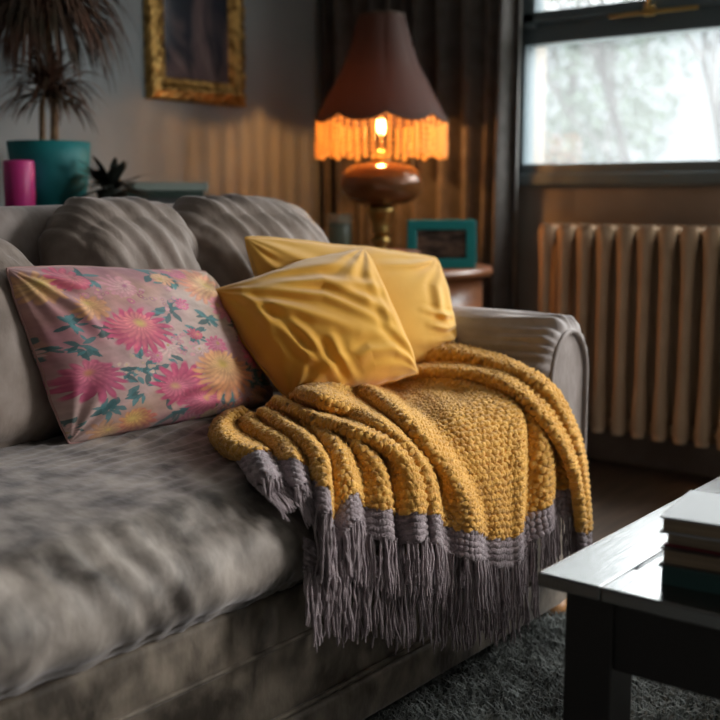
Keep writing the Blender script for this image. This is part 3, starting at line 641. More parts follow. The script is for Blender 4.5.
# fold lines of the blanket, left to right, each from the back edge to the grey border: (height above the sofa, points)
CURVES = [
 (.006, [(243,411),(226,417),(216,427),(215,438),(224,449),(238,458)]),
 (.030, [(246,413),(228,419),(221,430),(226,441),(241,450),(256,454)]),
 (.006, [(250,416),(238,423),(238,432),(250,441),(264,449),(273,457)]),
 (.026, [(252,416),(249,424),(258,431),(272,438),(284,447),(293,462)]),
 (.006, [(258,416),(264,424),(276,432),(290,441),(302,454),(309,474)]),
 (.036, [(262,413),(275,420),(288,429),(305,441),(319,460),(324,488)]),
 (.004, [(266,410),(285,420),(303,430),(318,443),(328,463),(329,495),(328,524)]),
 (.030, [(268,408),(295,418),(318,430),(336,449),(345,472),(351,494)]),
 (.006, [(270,407),(300,417),(330,431),(350,449),(357,475),(360,507)]),
 (.030, [(271,406),(305,417),(345,437),(366,456),(379,478),(385,510)]),
 (.008, [(272,405),(310,417),(350,436),(376,453),(387,478),(391,514)]),
 (.046, [(273,401),(297,412),(322,422),(349,431),(381,445),(402,462),(412,485),(415,512)]),
 (.026, [(280,400),(305,408),(330,417),(358,427),(390,441),(412,458),(422,482),(425,514)]),
 (.044, [(296,394,.06),(318,397,.075),(338,406,.06),(360,414),(383,428),(405,448),(424,472),(434,514)]),
 (.012, [(306,388,.05),(330,389,.06),(352,399,.03),(385,418),(408,437),(428,462),(437,490),(442,524)]),
 (.046, [(322,384),(344,380),(372,393),(394,411),(415,432),(438,459),(456,483),(468,508),(473,531)]),
 (.014, [(350,377),(372,384),(395,400),(420,420),(445,447),(466,478),(478,510),(482,536)]),
 (.022, [(378,380),(410,388),(440,408),(468,440),(485,480),(492,510),(494,538)]),
 (.024, [(388,379),(430,385),(465,402),(493,430),(505,465),(508,505),(509,537)]),
 (.030, [(396,378),(450,382),(485,394),(507,405),(517,425),(519,470),(517,533)]),
 (.000, [(400,378),(460,381),(495,392),(516,406),(523,425),(523,470),(521,518)]),
 (.030, [(402,378),(470,381),(505,394),(528,415),(541,440),(545,470),(546,504)]),
 (.000, [(404,377),(475,379),(510,391),(537,413),(551,440),(553,468),(551,492)]),
 (.022, [(405,377),(480,379),(515,392),(543,415),(560,445),(566,468),(569,487)]),
 (.006, [(400,379),(430,377),(482,379),(517,393),(548,420),(567,449),(575,475),(577,500)]),
 (.050, [(396,377),(425,372),(478,376),(512,390),(547,424),(570,465),(578,500),(581,532)]),
 (.018, [(400,368),(428,366),(470,366),(512,377),(548,405),(571,445),(581,490),(585,530)]),
 (.036, [(408,356),(428,354),(457,354),(507,368),(542,388),(562,415),(577,455),(584,500),(586,530)]),
 (.002, [(418,345),(440,344),(462,348),(510,362),(545,382),(566,410),(580,450),(586,500),(588,528)]),
]
def cubic(P, t):
    """Catmull-Rom through rows P (n, ...) at fractional index t"""
    n = len(P); i = np.clip(np.floor(t).astype(int), 0, n - 2); f = (t - i).reshape((-1,) + (1,) * (P.ndim - 1))
    g = lambda j: P[np.clip(j, 0, n - 1)]
    p0, p1, p2, p3 = g(i - 1), g(i), g(i + 1), g(i + 2)
    return .5 * (2 * p1 + (p2 - p0) * f + (2 * p0 - 5 * p1 + 4 * p2 - p3) * f ** 2 + (3 * p1 - p0 - 3 * p2 + p3) * f ** 3)
NB = 420
def resample(P, n):
    d = np.r_[0, np.cumsum(np.linalg.norm(np.diff(P, axis=0), axis=1))]; u = np.linspace(0, d[-1], n)
    return np.stack([np.interp(u, d, P[:, k]) for k in range(3)], -1), d[-1]
rows, blens, brows = [], [], []
NBR = 26
for ci, (h, pts) in enumerate(CURVES):
    px = np.array([(p[0], p[1], p[2] if len(p) > 2 else h) for p in pts], float)
    tt = np.linspace(0, len(px) - 1, 60); dense = cubic(px, tt)
    P3 = np.array([drop(*r_) for r_ in dense]); R, L = resample(P3, NB); rows.append(R); blens.append(L)
    hx, hyy, hh = dense[-1]
    k = max(0, 1 - ci / 4.5); ex = np.array([(hx + (2 + 14 * k) * f, hyy + 29 * f - 4 * k * f, max(hh, .006) + .004 * f) for f in np.linspace(0, 1, 12)])
    if ci >= 23: ex[:, 0] -= 0
    B3 = np.array([drop(*r_) for r_ in ex]); B3[0] = R[-1]; BR_, _ = resample(B3, NBR); brows.append(BR_)
rows = np.array(rows); brows = np.array(brows); blens = np.array(blens)
D_ = np.linalg.norm(np.diff(rows, axis=0), axis=2); gap = np.percentile(D_, 78, axis=1)
ST = .0182                                                         # stitch width
tcol, ccol = [], []; acc = 0
for i in range(len(gap)):
    m_ = max(10, int(gap[i] / ST * 10)); f = np.arange(m_) / m_; tcol.append(i + f); ccol.append(acc + gap[i] * f); acc += gap[i]
tcol = np.r_[np.concatenate(tcol), len(gap)]; ccol = np.r_[np.concatenate(ccol), acc]
Lcol = cubic(blens, tcol)
def knit(G, cc, ss, amp, stw, sth, brick=.5):
    nu, nv = G.shape[:2]; Fq = gridF(nu, nv); V = G.reshape(-1, 3); N0 = normals(V, Fq)
    flip = np.sign(np.mean((EYE - V) * N0, 0).sum()); N0 = N0 * flip
    cc = cc + .0022 * np.sin(ss * 90 + cc * 31); ss = ss + .0016 * np.sin(cc * 120)
    r = ss / sth; row = np.floor(r); a = (cc / stw + brick * (row % 2)); jit = np.sin(row * 12.3 + np.floor(a) * 7.7); jit2 = np.sin(row * 5.1 + np.floor(a) * 3.3 + 1)
    u = (a % 1) - .5 + .07 * jit; v = (r % 1) - .5 + .06 * jit2
    pit = np.clip(1.15 - ((u + .22 * v) / (.40 + .05 * jit2)) ** 2 - (v / (.43 + .04 * jit)) ** 2, 0, 1) ** .7   # holes of the open knit
    tw = .26 * np.cos((cc / stw + brick * (row % 2)) * 6.283) * np.cos(r * 6.283) * (1 - pit)                                       # yarn running round the holes
    d = amp * (.35 + tw + .12 * jit * (1 - pit) - (1.0 + .2 * jit) * pit)
    return V + N0 * d.reshape(-1, 1), Fq, N0.reshape(nu, nv, 3)
G = cubic(rows, tcol); VV = np.linspace(0, 1, NB)
SS = (1 - VV)[None] * Lcol[:, None]
ker = np.hanning(181); ker /= ker.sum(); Dp = np.pad(D_, ((0, 0), (90, 90)), mode='edge')
Ds = np.array([np.convolve(r_, ker, mode='valid') for r_ in Dp]); Ds = .5 * Ds + .5 * gap[:, None]
cum = np.concatenate([np.zeros((1, NB)), np.cumsum(Ds, 0)]); cum -= cum[17:18]
CC = np.stack([np.interp(tcol, np.arange(len(rows)), cum[:, j]) for j in range(NB)], 1) + 3.0
V, Fq, _ = knit(G, CC, SS, .0112, ST, .0142)
bl = thing('knitted_blanket', 'mustard yellow knitted throw with grey fringed border draped over the seat', 'blanket', (1.75, 1.2, .36))
o = obj('knit', V, Fq, M['yarn'], bl); m_ = o.modifiers.new('thick', 'SOLIDIFY'); m_.thickness = .006; m_.offset = -1
GB = cubic(brows, tcol); fb = np.linspace(0, 1, NBR)
GB = GB + 0; SB = fb[None] * .056 + 0 * GB[..., 0]
GBd = np.zeros((GB.shape[0], 3 * NBR, 3)); tb_ = np.linspace(0, NBR - 1, 3 * NBR)
for k in range(3): GBd[..., k] = cubic(GB[..., k].T, tb_).T
SBd = np.repeat((np.linspace(0, 1, 3 * NBR) * .056)[None], GB.shape[0], 0); CCB = np.repeat(ccol[:, None], 3 * NBR, 1)
V, Fq, NBn = knit(GBd, CCB, SBd, .0062, .0105, .0125, .12)
o = obj('border', V, Fq, M['grey_yarn'], bl); o['label'] = 'grey crocheted border'; m_ = o.modifiers.new('thick', 'SOLIDIFY'); m_.thickness = .005; m_.offset = -1
# under layer of the border
ux = np.linspace(302, 536, 15); UB = np.zeros((15, 20, 3)); wob = .010 + .010 * np.sin(np.arange(15) * 1.9)
for i in range(15):
    for j in range(20): UB[i, j] = drop(ux[i] + 1, 536 + 24 * math.sin(min(1, (ux[i] - 302) / 150) * 1.57) - 18 * max(0, (ux[i] - 480) / 56) + 1.75 * j + 4 * math.sin(i * 1.7), max(.002, wob[i] - .006))
tu = np.linspace(0, 14, 260); UG = cubic(UB, tu); UG2 = np.zeros((260, 60, 3))
for k in range(3): UG2[..., k] = cubic(UG[..., k].T, np.linspace(0, 19, 60)).T
cw = np.linspace(0, .45, 260)
V, Fq, _ = knit(UG2, np.repeat(cw[:, None], 60, 1), np.repeat(np.linspace(0, .06, 60)[None], 260, 0), .0062, .0125, .0125, .12)
o = obj('border', V, Fq, M['grey_yarn'], bl); o['label'] = 'lower layer of the grey border'
# tassels
def sd_grad(P):
    e_ = 1e-3; return np.array([(sdf((P + np.eye(3)[k] * e_)[None])[0] - sdf((P - np.eye(3)[k] * e_)[None])[0]) / (2 * e_) for k in range(3)])
def tassel(root, spread, L, hmin, g, lean=(0, 0), ns=8):
    parts = []
    for s in range(ns):
        p = np.array(root) + np.array([g.uniform(-spread, spread), g.uniform(-.004, .002), g.uniform(-.001, .005)])
        LL = L * g.uniform(.78, 1.1); st_ = 14; pts = [p.copy()]
        vx, vy = g.uniform(-.16, .16) + lean[0], g.uniform(-.08, .03) + lean[1]; a1, f1, p1 = g.uniform(.05, .28), g.uniform(18, 45), g.uniform(0, 6.28)
        for i in range(st_):
            tq = i / st_; d = np.array([vx * (1 - .4 * tq) + a1 * math.sin(f1 * tq * .35 + p1), vy + .6 * a1 * math.cos(f1 * tq * .3 + p1 * 2), -1.0]); d /= np.linalg.norm(d)
            p = p + d * LL / st_
            f = sdf(p[None])[0]
            if f < hmin: p = p + sd_grad(p) * (hmin - f)
            pts.append(p.copy())
        r = g.uniform(.0015, .0023); rr = np.full(st_ + 1, r) * (1 + .18 * np.sin(np.arange(st_ + 1) * 2.3 + s)); rr[-1] *= .55
        parts.append(tube(pts, rr, 6))
    return cat_mesh(parts)
g = random.Random(3)
bott = GBd[:, -1]; cd = np.r_[0, np.cumsum(np.linalg.norm(np.diff(bott, axis=0), axis=1))]
nt_ = 70
for k in range(nt_):
    s = (k + .5) / nt_ * cd[-1]; i = int(np.argmin(np.abs(cd - s))); rt_ = bott[i]
    ci = tcol[i]; L = .102 if ci > 4 else .078
    L *= .9 if ci > 18 else 1
    tz = obj('tassel', *tassel(rt_ + np.array([0, -.003, .004]), .0115, L * g.uniform(.88, 1.12), .016, g, ((.12 if ci < 4 else .03), 0)), M['grey_yarn'], bl)
for k in range(24):
    f = (k + .5) / 24 * 14; rt_ = cubic(UB[:, -1], np.array([f]))[0]
    obj('tassel', *tassel(rt_ + np.array([0, -.003, .004]), .012, .105 * g.uniform(.85, 1.1), .003, g, (.03, .0)), M['grey_yarn'], bl)

# ------------------------------------------------------------------ coffee table
ct = thing('coffee_table', 'black stained coffee table with a glass inset in the foreground', 'table', (1.8, .35, .0145))
tx0, tx1, ty0, ty1, tz = 1.267, 2.36, -.02, .702, .45
bw = .093
top = [box(tx0, tx1, ty1 - bw, ty1, tz - .02, tz, .0025), box(tx0, tx1, ty0, ty0 + bw, tz - .02, tz, .0025),
       box(tx0, tx0 + bw, ty0 + bw + .0008, ty1 - bw - .0008, tz - .02, tz, .0025), box(tx1 - bw, tx1, ty0 + bw + .0008, ty1 - bw - .0008, tz - .02, tz, .0025)]
for b_ in top: obj('top_board', *b_, M['black_wood'], ct, smooth=False)
obj('glass_inset', *box(tx0 + bw - .004, tx1 - bw + .004, ty0 + bw - .004, ty1 - bw + .004, tz - .013, tz - .005, .001), M['table_glass'], ct, smooth=False)
ap = .036
for b_ in (box(tx0 + ap, tx0 + ap + .022, ty0 + .07, ty1 - .07, .325, tz - .02, .002), box(tx1 - ap - .022, tx1 - ap, ty0 + .07, ty1 - .07, .325, tz - .02, .002),
           box(tx0 + .07, tx1 - .07, ty0 + ap, ty0 + ap + .022, .325, tz - .02, .002), box(tx0 + .07, tx1 - .07, ty1 - ap - .022, ty1 - ap, .325, tz - .02, .002)):
    obj('apron', *b_, M['matt_black'], ct, smooth=False)
for lx in (tx0 + .03, tx1 - .1):
    for ly in (ty0 + .03, ty1 - .098):
        obj('leg', *box(lx, lx + .07, ly, ly + .07, .0145, tz - .02, .003), M['matt_black'], ct, smooth=False)

# books on the table
def book(label, cx, cy, z0, L, W, H, ang, cover, name='book', pages=None, hard=.0028):
    c = np.array([cx, cy, z0]); th = thing(name, label, 'book', tuple(c), 'books stacked on the coffee table')
    R = lambda V: rotz(V, c, ang)
    # spine on the +x side, fore edge on -x; cover boards above and below the page block
    obj('cover', *cat_mesh([box(cx - W / 2, cx + W / 2, cy - L / 2, cy + L / 2, z0, z0 + hard, .001, 2, R), box(cx - W / 2, cx + W / 2, cy - L / 2, cy + L / 2, z0 + H - hard, z0 + H, .001, 2, R),
        box(cx + W / 2 - hard, cx + W / 2 + .001, cy - L / 2, cy + L / 2, z0, z0 + H, .001, 2, R)]), cover, th, smooth=False)
    obj('pages', *box(cx - W / 2 + .004, cx + W / 2 - hard, cy - L / 2 + .004, cy + L / 2 - .004, z0 + hard, z0 + H - hard, 0, 1, R), pages or M['paper'], th, smooth=False)
M['bk_top'] = mat('pale_grey_cover', (.30, .31, .32), .45); M['bk_red'] = mat('crimson_cover', (.22, .012, .03), .5)
M['bk_brown'] = mat('brown_cover', (.06, .045, .035), .5); M['teal_block'] = mat('dark_teal_block', (.04, .11, .11), .35)
M['pg2'] = mat('brown_pages', (.16, .11, .07), .85); noisy(M['pg2'], (.20, .14, .09), (.36, .27, .18), 60, 3, .3, .7, (.05, .05, 12))
zb = tz - .0048
bc = on_z(668, 586, zb)
bk = [(.031, 'teal_block', 'dark teal block at the bottom of the stack on the coffee table', 0.0, .0, 'pg2'), (.024, 'bk_brown', 'dark brown book second from bottom in the stack on the coffee table', .002, .02, 'pg2'),  # lowest one is a plain teal block, teal all through
      (.021, 'bk_red', 'crimson covered book just below the top of the coffee table stack', .006, -.03, 'paper'), (.0225, 'bk_top', 'pale grey book lying on top of the coffee table stack', -.004, .03, 'pg2')]
z = zb
for (H, cv, lb, off, da, pg) in bk:
    book(lb, bc[0] + .072 + off, bc[1] - .095, z, .225 if cv != 'bk_red' else .215, .15, H, .10 + da, M[cv], pages=M[pg] if cv != 'teal_block' else M['teal_block']); z += H

# ------------------------------------------------------------------ round side table, lamp and what stands on it
TC = np.array([3.08, 2.33]); TZ = .715
dt = thing('side_table', 'round reddish wood drum table in the corner under the lamp', 'table', (TC[0], TC[1], 0))
obj('table_top', *lathe([(.34, TZ - .03), (.365, TZ - .028), (.372, TZ - .015), (.366, TZ - .003), (.355, TZ), (.02, TZ)], (*TC, 0), 64), M['redwood'], dt)
obj('body', *lathe([(.335, .04), (.335, TZ - .03)], (*TC, 0), 64), M['redwood'], dt)
obj('plinth', *lathe([(.345, 0), (.35, .01), (.35, .06), (.34, .07)], (*TC, 0), 64), M['redwood'], dt)
a0 = math.atan2(-TC[1], -TC[0])
for s in (-1, 1):
    aa = a0 + s * np.linspace(.03, .55, 12); rr_ = .338
    Vd = np.array([[(TC[0] + (rr_ + e_) * math.cos(x), TC[1] + (rr_ + e_) * math.sin(x), z_) for z_ in (.10, .64)] for e_ in (0, .006) for x in aa])
    Vd = np.concatenate([Vd[:12], Vd[12:]]); dr = obj('door', Vd.reshape(-1, 3), gridF(24, 2), M['redwood'], dt)
    x = a0 + s * .07; obj('knob', *lathe([(.004, -.01), (.012, -.006), (.012, .006), (.004, .01)], (TC[0] + .352 * math.cos(x), TC[1] + .352 * math.sin(x), .40), 12), M['brass'], dr)

LP = at(381, 3.98, TZ)
lamp = thing('table_lamp', 'lit antique table lamp with a bell shade and beaded fringe', 'lamp', tuple(LP))
kz = 3.98 / 1112.0
zpx = lambda y: CAM_H - (y - 198) * kz       # height of an image row at the lamp's distance
obj('base', *lathe([(.075, 0), (.078, .008), (.06, .02), (.04, .03), (.03, .045), (.022, .07), (.04, .085), (.02, .10)], LP, 40), M['brass'], lamp)
zf = zpx(205) - TZ
obj('stem', *lathe([(.02, .10), (.034, .115), (.03, .125), (.046, zf - .03), (.055, zf - .018), (.04, zf)], LP, 32), M['brass'], lamp)
hF = zpx(163) - TZ
fpr = [(.03, zf)] + [(.03 + .125 * math.sin(t_) ** .8, zf + (hF - zf) * (1 - math.cos(t_)) / 2) for t_ in np.linspace(.25, math.pi - .45, 16)] + [(.035, hF)]
obj('urn', *lathe(fpr, LP, 48), M['amber'], lamp)
obj('collar', *lathe([(.034, hF - .004), (.036, hF + .01), (.022, hF + .02), (.015, hF + .045)], LP, 32), M['brass'], lamp)
zb_ = zpx(128) - TZ
bm_ = bpy.data.materials.new('clear_bulb_glass'); bm_.use_nodes = True; N_, L_ = bm_.node_tree.nodes, bm_.node_tree.links
gl = N_.new('ShaderNodeBsdfGlossy'); gl.inputs['Roughness'].default_value = .08; tr = N_.new('ShaderNodeBsdfTransparent'); mx = N_.new('ShaderNodeMixShader'); mx.inputs[0].default_value = .06
L_.new(tr.outputs[0], mx.inputs[1]); L_.new(gl.outputs[0], mx.inputs[2]); L_.new(mx.outputs[0], N_['Material Output'].inputs[0])
obj('bulb', *lathe([(.010, zb_ - .045), (.014, zb_ - .03), (.026, zb_ - .01), (.029, zb_ + .005), (.024, zb_ + .024), (.012, zb_ + .033), (.001, zb_ + .035)], LP, 24), bm_, lamp)
pd = bpy.data.lights.new('glowing_filament', 'POINT'); pd.energy = 7.5; pd.color = (1, .43, .125); pd.shadow_soft_size = .02
po = bpy.data.objects.new('glowing_filament', pd); po.location = (0, 0, zb_ + .005); link(po, lamp)
# shade
sh = bpy.data.materials.new('pleated_shade_silk'); sh.use_nodes = True
N_, L_ = sh.node_tree.nodes, sh.node_tree.links; b_ = N_['Principled BSDF']; b_.inputs['Base Color'].default_value = (.065, .032, .024, 1); b_.inputs['Roughness'].default_value = .8
tl = N_.new('ShaderNodeBsdfTranslucent'); tl.inputs['Color'].default_value = (.42, .24, .13, 1); mx = N_.new('ShaderNodeMixShader'); mx.inputs[0].default_value = .15
L_.new(b_.outputs[0], mx.inputs[1]); L_.new(tl.outputs[0], mx.inputs[2]); L_.new(mx.outputs[0], N_['Material Output'].inputs[0])
na, nh = 192, 40; A = np.arange(na) * 2 * math.pi / na; NP = 8
zt_, zl_ = zpx(22) - TZ, zpx(121) - TZ
hs = np.linspace(0, 1, nh)
rad_ = np.interp(hs, [0, .12, .3, .5, .7, .85, 1], [.080, .092, .108, .134, .172, .204, .232])
SV = np.zeros((na, nh, 3))
lob = np.abs(np.sin(A * NP / 2 + .2)) ** .7
for j in range(nh):
    r = rad_[j] * (1 - .045 * (1 - lob)) ; drop_ = (hs[j] ** 3) * .030 * lob
    SV[:, j, 0] = LP[0] + r * np.cos(A); SV[:, j, 1] = LP[1] + r * np.sin(A); SV[:, j, 2] = TZ + zt_ + (zl_ + .018 - zt_) * hs[j] - drop_
shade = obj('shade', SV.reshape(-1, 3), gridF(na, nh, True), sh, lamp); m_ = shade.modifiers.new('thick', 'SOLIDIFY'); m_.thickness = .002
M['trim'] = mat('shade_trim', (.09, .05, .03), .7)
obj('trim_braid', *tube(SV[:, -1], .0055, 6, True), M['trim'], shade); obj('trim_braid', *tube(SV[:, 0], .005, 6, True), M['trim'], shade)
bd = bpy.data.materials.new('amber_beads'); bd.use_nodes = True; N_, L_ = bd.node_tree.nodes, bd.node_tree.links; b_ = N_['Principled BSDF']
b_.inputs['Base Color'].default_value = (.80, .56, .26, 1); b_.inputs['Roughness'].default_value = .25
tl = N_.new('ShaderNodeBsdfTranslucent'); tl.inputs['Color'].default_value = (1, .78, .45, 1); mx = N_.new('ShaderNodeMixShader'); mx.inputs[0].default_value = .6
L_.new(b_.outputs[0], mx.inputs[1]); L_.new(tl.outputs[0], mx.inputs[2]); L_.new(mx.outputs[0], N_['Material Output'].inputs[0])
zend = zpx(158) - 0.0
for k in range(48):
    i = int(k * na / 48); p = SV[i, -1]; n_b = 7; zz = np.linspace(p[2] - .006, zend + .008 * math.sin(k * 2.1), 7 * 4 + 1)
    rr = 0.0012 + .0085 * np.abs(np.sin(np.linspace(0, 7 * math.pi, len(zz)))) * (np.where(np.arange(len(zz)) > 16, 1.15, .8) + .1 * math.sin(k)); rr[-1] = .001
    obj('bead_strand', *tube(np.stack([np.full(len(zz), p[0]), np.full(len(zz), p[1]), zz], -1), rr, 6), bd, lamp)

# framed photo
fc = at(442, 3.72, TZ); yaw_f = math.atan2(-fc[1], -fc[0]) + math.radians(4)
dirf = np.array([math.cos(yaw_f), math.sin(yaw_f)]); lat = np.array([-dirf[1], dirf[0]])
W_, H_ = .232, .162
def fmap(V):   # local x: lateral, y: depth (towards viewer), z: up, leaning back
    V = np.asarray(V); lean = .14; y = V[:, 1] - V[:, 2] * lean
    return np.stack([fc[0] + V[:, 0] * lat[0] + y * dirf[0], fc[1] + V[:, 0] * lat[1] + y * dirf[1], TZ + V[:, 2]], -1)
pf = thing('photo_frame', 'teal wooden photo frame standing on the round table', 'picture frame', tuple(fc))
obj('frame', *cat_mesh([box(-W_ / 2, W_ / 2, -.008, .01, 0, .033, .003, 2, fmap), box(-W_ / 2, W_ / 2, -.008, .01, H_ - .033, H_, .003, 2, fmap),
    box(-W_ / 2, -W_ / 2 + .033, -.008, .01, .03, H_ - .03, .003, 2, fmap), box(W_ / 2 - .033, W_ / 2, -.008, .01, .03, H_ - .03, .003, 2, fmap)]), M['teal_frame'], pf, smooth=False)
M['photo'] = mat('dim_photo', (.06, .045, .035), .15); noisy(M['photo'], (.025, .02, .018), (.16, .10, .07), 14, 5, .4, .65, (1, 1, 3))
obj('picture', *box(-W_ / 2 + .03, W_ / 2 - .03, -.004, .002, .03, H_ - .03, 0, 1, fmap), M['photo'], pf, smooth=False)
obj('stand', *box(-.02, .02, -.06, -.05, 0.015, H_ * .6, .002, 1, fmap), M['teal_frame'], pf, smooth=False)

# candle jar, book
jp = at(340, 4.0, TZ)
jar = thing('candle_jar', 'pale green glass candle jar left of the lamp', 'jar', tuple(jp))
M['jarglass'] = mat('green_glass', (.20, .26, .20), .2, Transmission_Weight=.3); M['wax'] = mat('cream_wax', (.4, .36, .26), .6)
obj('glass', *lathe([(.040, 0), (.044, .006), (.044, .140), (.041, .146), (.038, .140)], jp, 32), M['jarglass'], jar)
obj('wax', *lathe([(.041, .1295), (.041, .1305), (.001, .1305)], jp, 24), M['wax'], jar)
obj('lid', *lathe([(.045, .146), (.046, .149), (.046, .172), (.042, .178), (.002, .178)], jp, 32), M['wax'], jar)
bp = at(391, 3.66, TZ)
M['bk_side'] = mat('reddish_cover', (.22, .08, .045), .5)
th = thing('book', 'thick reddish book lying flat in front of the lamp base', 'book', tuple(bp))
R = lambda V: rotz(V, bp, -.55)
obj('cover', *cat_mesh([box(bp[0] - .07, bp[0] + .07, bp[1] - .09, bp[1] + .09, TZ, TZ + .003, .001, 1, R), box(bp[0] - .07, bp[0] + .07, bp[1] - .09, bp[1] + .09, TZ + .062, TZ + .065, .001, 1, R), box(bp[0] + .067, bp[0] + .07, bp[1] - .09, bp[1] + .09, TZ, TZ + .065, .001, 1, R)]), M['bk_side'], th, smooth=False)
M['pale_pages'] = mat('pale_pages', (.5, .46, .40), .8)
obj('pages', *box(bp[0] - .066, bp[0] + .067, bp[1] - .086, bp[1] + .086, TZ + .003, TZ + .062, 0, 1, R), M['pale_pages'], th, smooth=False)

# ------------------------------------------------------------------ console behind the sofa
CZ = .925
cn = thing('console_table', 'narrow dark console behind the sofa carrying the potted plant', 'table', (1.6, 2.82, 0))
obj('table_top', *box(.5, 2.55, 2.62, 3.02, CZ - .03, CZ, .005), M['console'], cn, smooth=False)
obj('apron', *box(.55, 2.50, 2.66, 2.99, CZ - .12, CZ - .03, .003), M['console'], cn, smooth=False)
for lx in (.56, 2.44):
    for ly in (2.66, 2.94): obj('leg', *box(lx, lx + .05, ly, ly + .05, 0, CZ - .1, .004), M['console'], cn, smooth=False)
# potted plant
pp_ = np.array([2.0, 2.80, CZ]); dpp = pp_ @ FH; kp = dpp / 1112
pp_ = at(51, dpp, CZ)
pot_top = CAM_H + (198 - 143) * kp
pl = thing('potted_dracaena', 'spiky reddish leaved plant in a teal pot behind the sofa', 'plant', tuple(pp_))
hp = pot_top - CZ; r1 = 40.5 * kp
pot = obj('pot', *lathe([(r1 * .72, 0), (r1 * .80, .006), (r1 * .91, hp * .35), (r1 * .96, hp * .7), (r1, hp), (r1 * .95, hp), (r1 * .93, hp - .02), (.002, hp - .025)], pp_, 48), M['teal'], pl)
obj('soil', *lathe([(r1 * .93, hp - .03), (r1 * .9, hp - .018), (.002, hp - .014)], pp_, 32), M['soil'], pl)
zc1, zc2 = CAM_H + (198 - 95) * kp - CZ, CAM_H + (198 - 8) * kp - CZ
obj('trunk', *tube([pp_ + (0.02, 0, hp - .02), pp_ + (.024, .0, hp + .08), pp_ + (.014, 0, zc1 + .05), pp_ + (.005, 0, zc2)], [.013, .012, .012, .010], 10), M['bark'], pl)
obj('trunk', *tube([pp_ + (-.015, .01, hp - .02), pp_ + (-.012, .01, hp + .1), pp_ + (.0, .01, zc1)], [.010, .009, .008], 10), M['bark'], pl)
def blades(c, n_, L0, seed, droop):
    g = np.random.default_rng(seed); parts = []
    for i in range(n_):
        a = g.uniform(0, 6.28); el = g.uniform(-.1, 1.35); L = L0 * g.uniform(.7, 1.15); st_ = 9; p = np.array(c) + g.normal(0, .010, 3); d = np.array([math.cos(a) * math.cos(el), math.sin(a) * math.cos(el), math.sin(el)])
        pts = [p]
        for k in range(st_): d = d + np.array([0, 0, -droop * (k + 1) / st_]); d /= np.linalg.norm(d); pts.append(pts[-1] + d * L / st_)
        pts = np.array(pts); wv = .0055 * np.sin(np.linspace(.35, 3.1, st_ + 1)); T, N_, B_ = frames(pts)
        sidev = np.cross(T, [0, 0, 1.0]); sidev /= np.linalg.norm(sidev, axis=1, keepdims=True) + 1e-9
        nrm = np.cross(sidev, T); Vb = np.stack([pts - sidev * wv[:, None], pts - nrm * wv[:, None] * .35, pts + sidev * wv[:, None]], 1)
        parts.append((Vb.reshape(-1, 3), [tuple(q) for q in gridF(st_ + 1, 3)]))
    return cat_mesh(parts)
obj('leaf_crown', *blades(pp_ + (.014, 0, zc1), 170, .185, 5, .34), M['leaf'], pl)
obj('leaf_crown', *blades(pp_ + (.005, 0, zc2 - .03), 460, .32, 6, .58), M['leaf'], pl)
# candle
cp = at(20, dpp - .16, CZ); kc = (dpp - .16) / 1112; hc = CAM_H + (198 - 161) * kc - CZ
cd_ = thing('pillar_candle', 'bright pink pillar candle beside the teal pot', 'candle', tuple(cp))
obj('wax', *lathe([(14.5 * kc, 0), (15 * kc, .003), (15 * kc, hc - .004), (14 * kc, hc), (11 * kc, hc - .004), (.001, hc - .006)], cp, 32), M['pink'], cd_)
obj('wick', *tube([cp + (0, 0, hc - .007), cp + (.001, 0, hc + .004), cp + (.004, 0, hc + .008)], .0012, 6), M['soil'], cd_)
# small dark plant and a box / magazines
sp = at(112, 3.22, CZ)
sm = thing('small_plant', 'low dark leafy plant right of the teal pot', 'plant', tuple(sp))
obj('pot', *lathe([(.035, 0), (.045, .045), (.047, .05), (.04, .048), (.002, .044)], sp, 24), M['dark_leaf'], sm)
g = np.random.default_rng(4); parts = []
for i in range(90):
    a = g.uniform(0, 6.28); el = g.uniform(.0, 1.2); L = g.uniform(.08, .17); d = np.array([math.cos(a) * math.cos(el), math.sin(a) * math.cos(el), math.sin(el)]); p = sp + (0, 0, .048)
    pts = np.array([p + d * L * t_ + np.array([0, 0, -.05 * t_ * t_]) for t_ in np.linspace(0, 1, 6)]); pts[:, 2] = np.maximum(pts[:, 2], CZ + .006)
    wv = .013 * np.sin(np.linspace(.1, 3.1, 6)); T, _, _ = frames(pts); sv = np.cross(T, [0, 0, 1.0]); sv /= np.linalg.norm(sv, axis=1, keepdims=True) + 1e-9
    parts.append((np.stack([pts - sv * wv[:, None], pts + sv * wv[:, None]], 1).reshape(-1, 3), [tuple(q) for q in gridF(6, 2)]))
obj('leaves', *cat_mesh(parts), M['dark_leaf'], sm)
M['mag1'] = mat('dark_green_cover', (.03, .06, .05), .5); M['mag2'] = mat('pale_green_cover', (.22, .27, .24), .5); M['mag3'] = mat('charcoal_cover', (.04, .045, .045), .5)
z = CZ
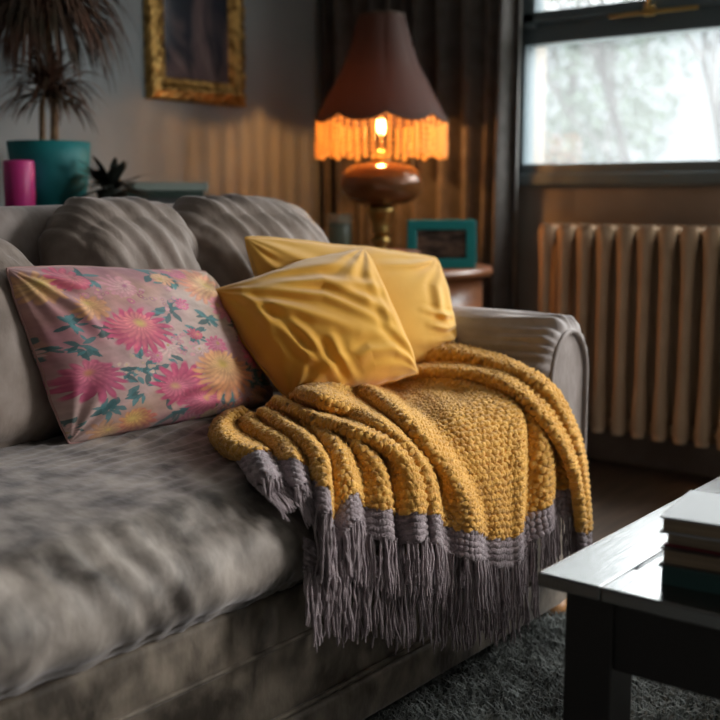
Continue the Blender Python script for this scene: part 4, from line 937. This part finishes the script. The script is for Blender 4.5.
for nm, lb, mk, px, H, ang in (('book', 'charcoal book at the bottom of the small stack behind the sofa', 'mag3', 162, .026, .1), ('book', 'dark green book in the middle of the stack behind the sofa', 'mag1', 164, .022, -.05), ('book', 'pale green book on top of the stack behind the sofa', 'mag2', 166, .026, .12)):
    c = at(px, 3.6, z); th = thing(nm, lb, 'book', tuple(c), 'books on the console'); R = lambda V, c=c, ang=ang: rotz(V, c, ang - .6)
    obj('cover', *cat_mesh([box(c[0] - .12, c[0] + .12, c[1] - .075, c[1] + .075, z, z + .003, .001, 1, R), box(c[0] - .12, c[0] + .12, c[1] - .075, c[1] + .075, z + H - .003, z + H, .001, 1, R), box(c[0] - .12, c[0] + .12, c[1] - .075, c[1] - .071, z, z + H, .001, 1, R)]), M[mk], th, smooth=False)
    obj('pages', *box(c[0] - .117, c[0] + .117, c[1] - .071, c[1] + .071, z + .003, z + H - .003, 0, 1, R), M['pale_pages'], th, smooth=False); z += H

# ------------------------------------------------------------------ gilt framed picture
gx0, gx1, gz0, gz1 = 2.625, 3.10, 1.295, 1.92
gf = thing('framed_picture', 'ornate gilt framed dark painting on the back wall', 'picture', ((gx0 + gx1) / 2, YW, gz0))
fw = .085
# mitred moulding swept round the picture with carved relief
prof = np.array([(0, 0), (0, .022), (.010, .034), (.022, .030), (.030, .038), (.044, .040), (.056, .028), (.064, .020), (.072, .024), (.080, .018), (.085, .008), (.085, 0)])  # inward, height
cor = [(gx0, gz0), (gx1, gz0), (gx1, gz1), (gx0, gz1)]; inw = [(1, 1), (-1, 1), (-1, -1), (1, -1)]; pts, ins_ = [], []
for k in range(4):
    a, b = np.array(cor[k]), np.array(cor[(k + 1) % 4]); ia, ib = np.array(inw[k]), np.array(inw[(k + 1) % 4])
    for f in np.linspace(0, 1, 140, endpoint=False): pts.append(a + (b - a) * f); ins_.append((1 - f) * 0 + 0); 
nS = len(pts); GV = np.zeros((nS, len(prof), 3)); arc = np.arange(nS)
for i in range(nS):
    k = i // 140; f = (i % 140) / 140; a, b = np.array(cor[k]), np.array(cor[(k + 1) % 4]); ia, ib = np.array(inw[k]), np.array(inw[(k + 1) % 4])
    for j, (u, hgt) in enumerate(prof):
        q_ = (a + ia * u) * (1 - f) + (b + ib * u) * f
        carve = .007 * (math.sin(i * .55) * math.cos(j * 1.7 + i * .21)) if 1 <= j <= 5 else (.002 * math.sin(i * 1.4) if 6 <= j <= 9 else 0)
        GV[i, j] = (q_[0], YW - max(hgt + carve, 0.0), q_[1])
obj('frame', GV.reshape(-1, 3), gridF(nS, len(prof), True), M['gilt'], gf)
M['painting'] = mat('dark_painting', (.04, .045, .055), .12); 
r_ = noisy(M['painting'], (.04, .045, .06), (.42, .40, .42), 5, 6, .38, .72, (1, 1, .6), 1.2)
e_ = r_.color_ramp.elements.new(.55); e_.color = (.19, .14, .14, 1); 
obj('painting', *box(gx0 + .078, gx1 - .078, YW - .016, YW - .010, gz0 + .078, gz1 - .078, 0), M['painting'], gf, smooth=False)
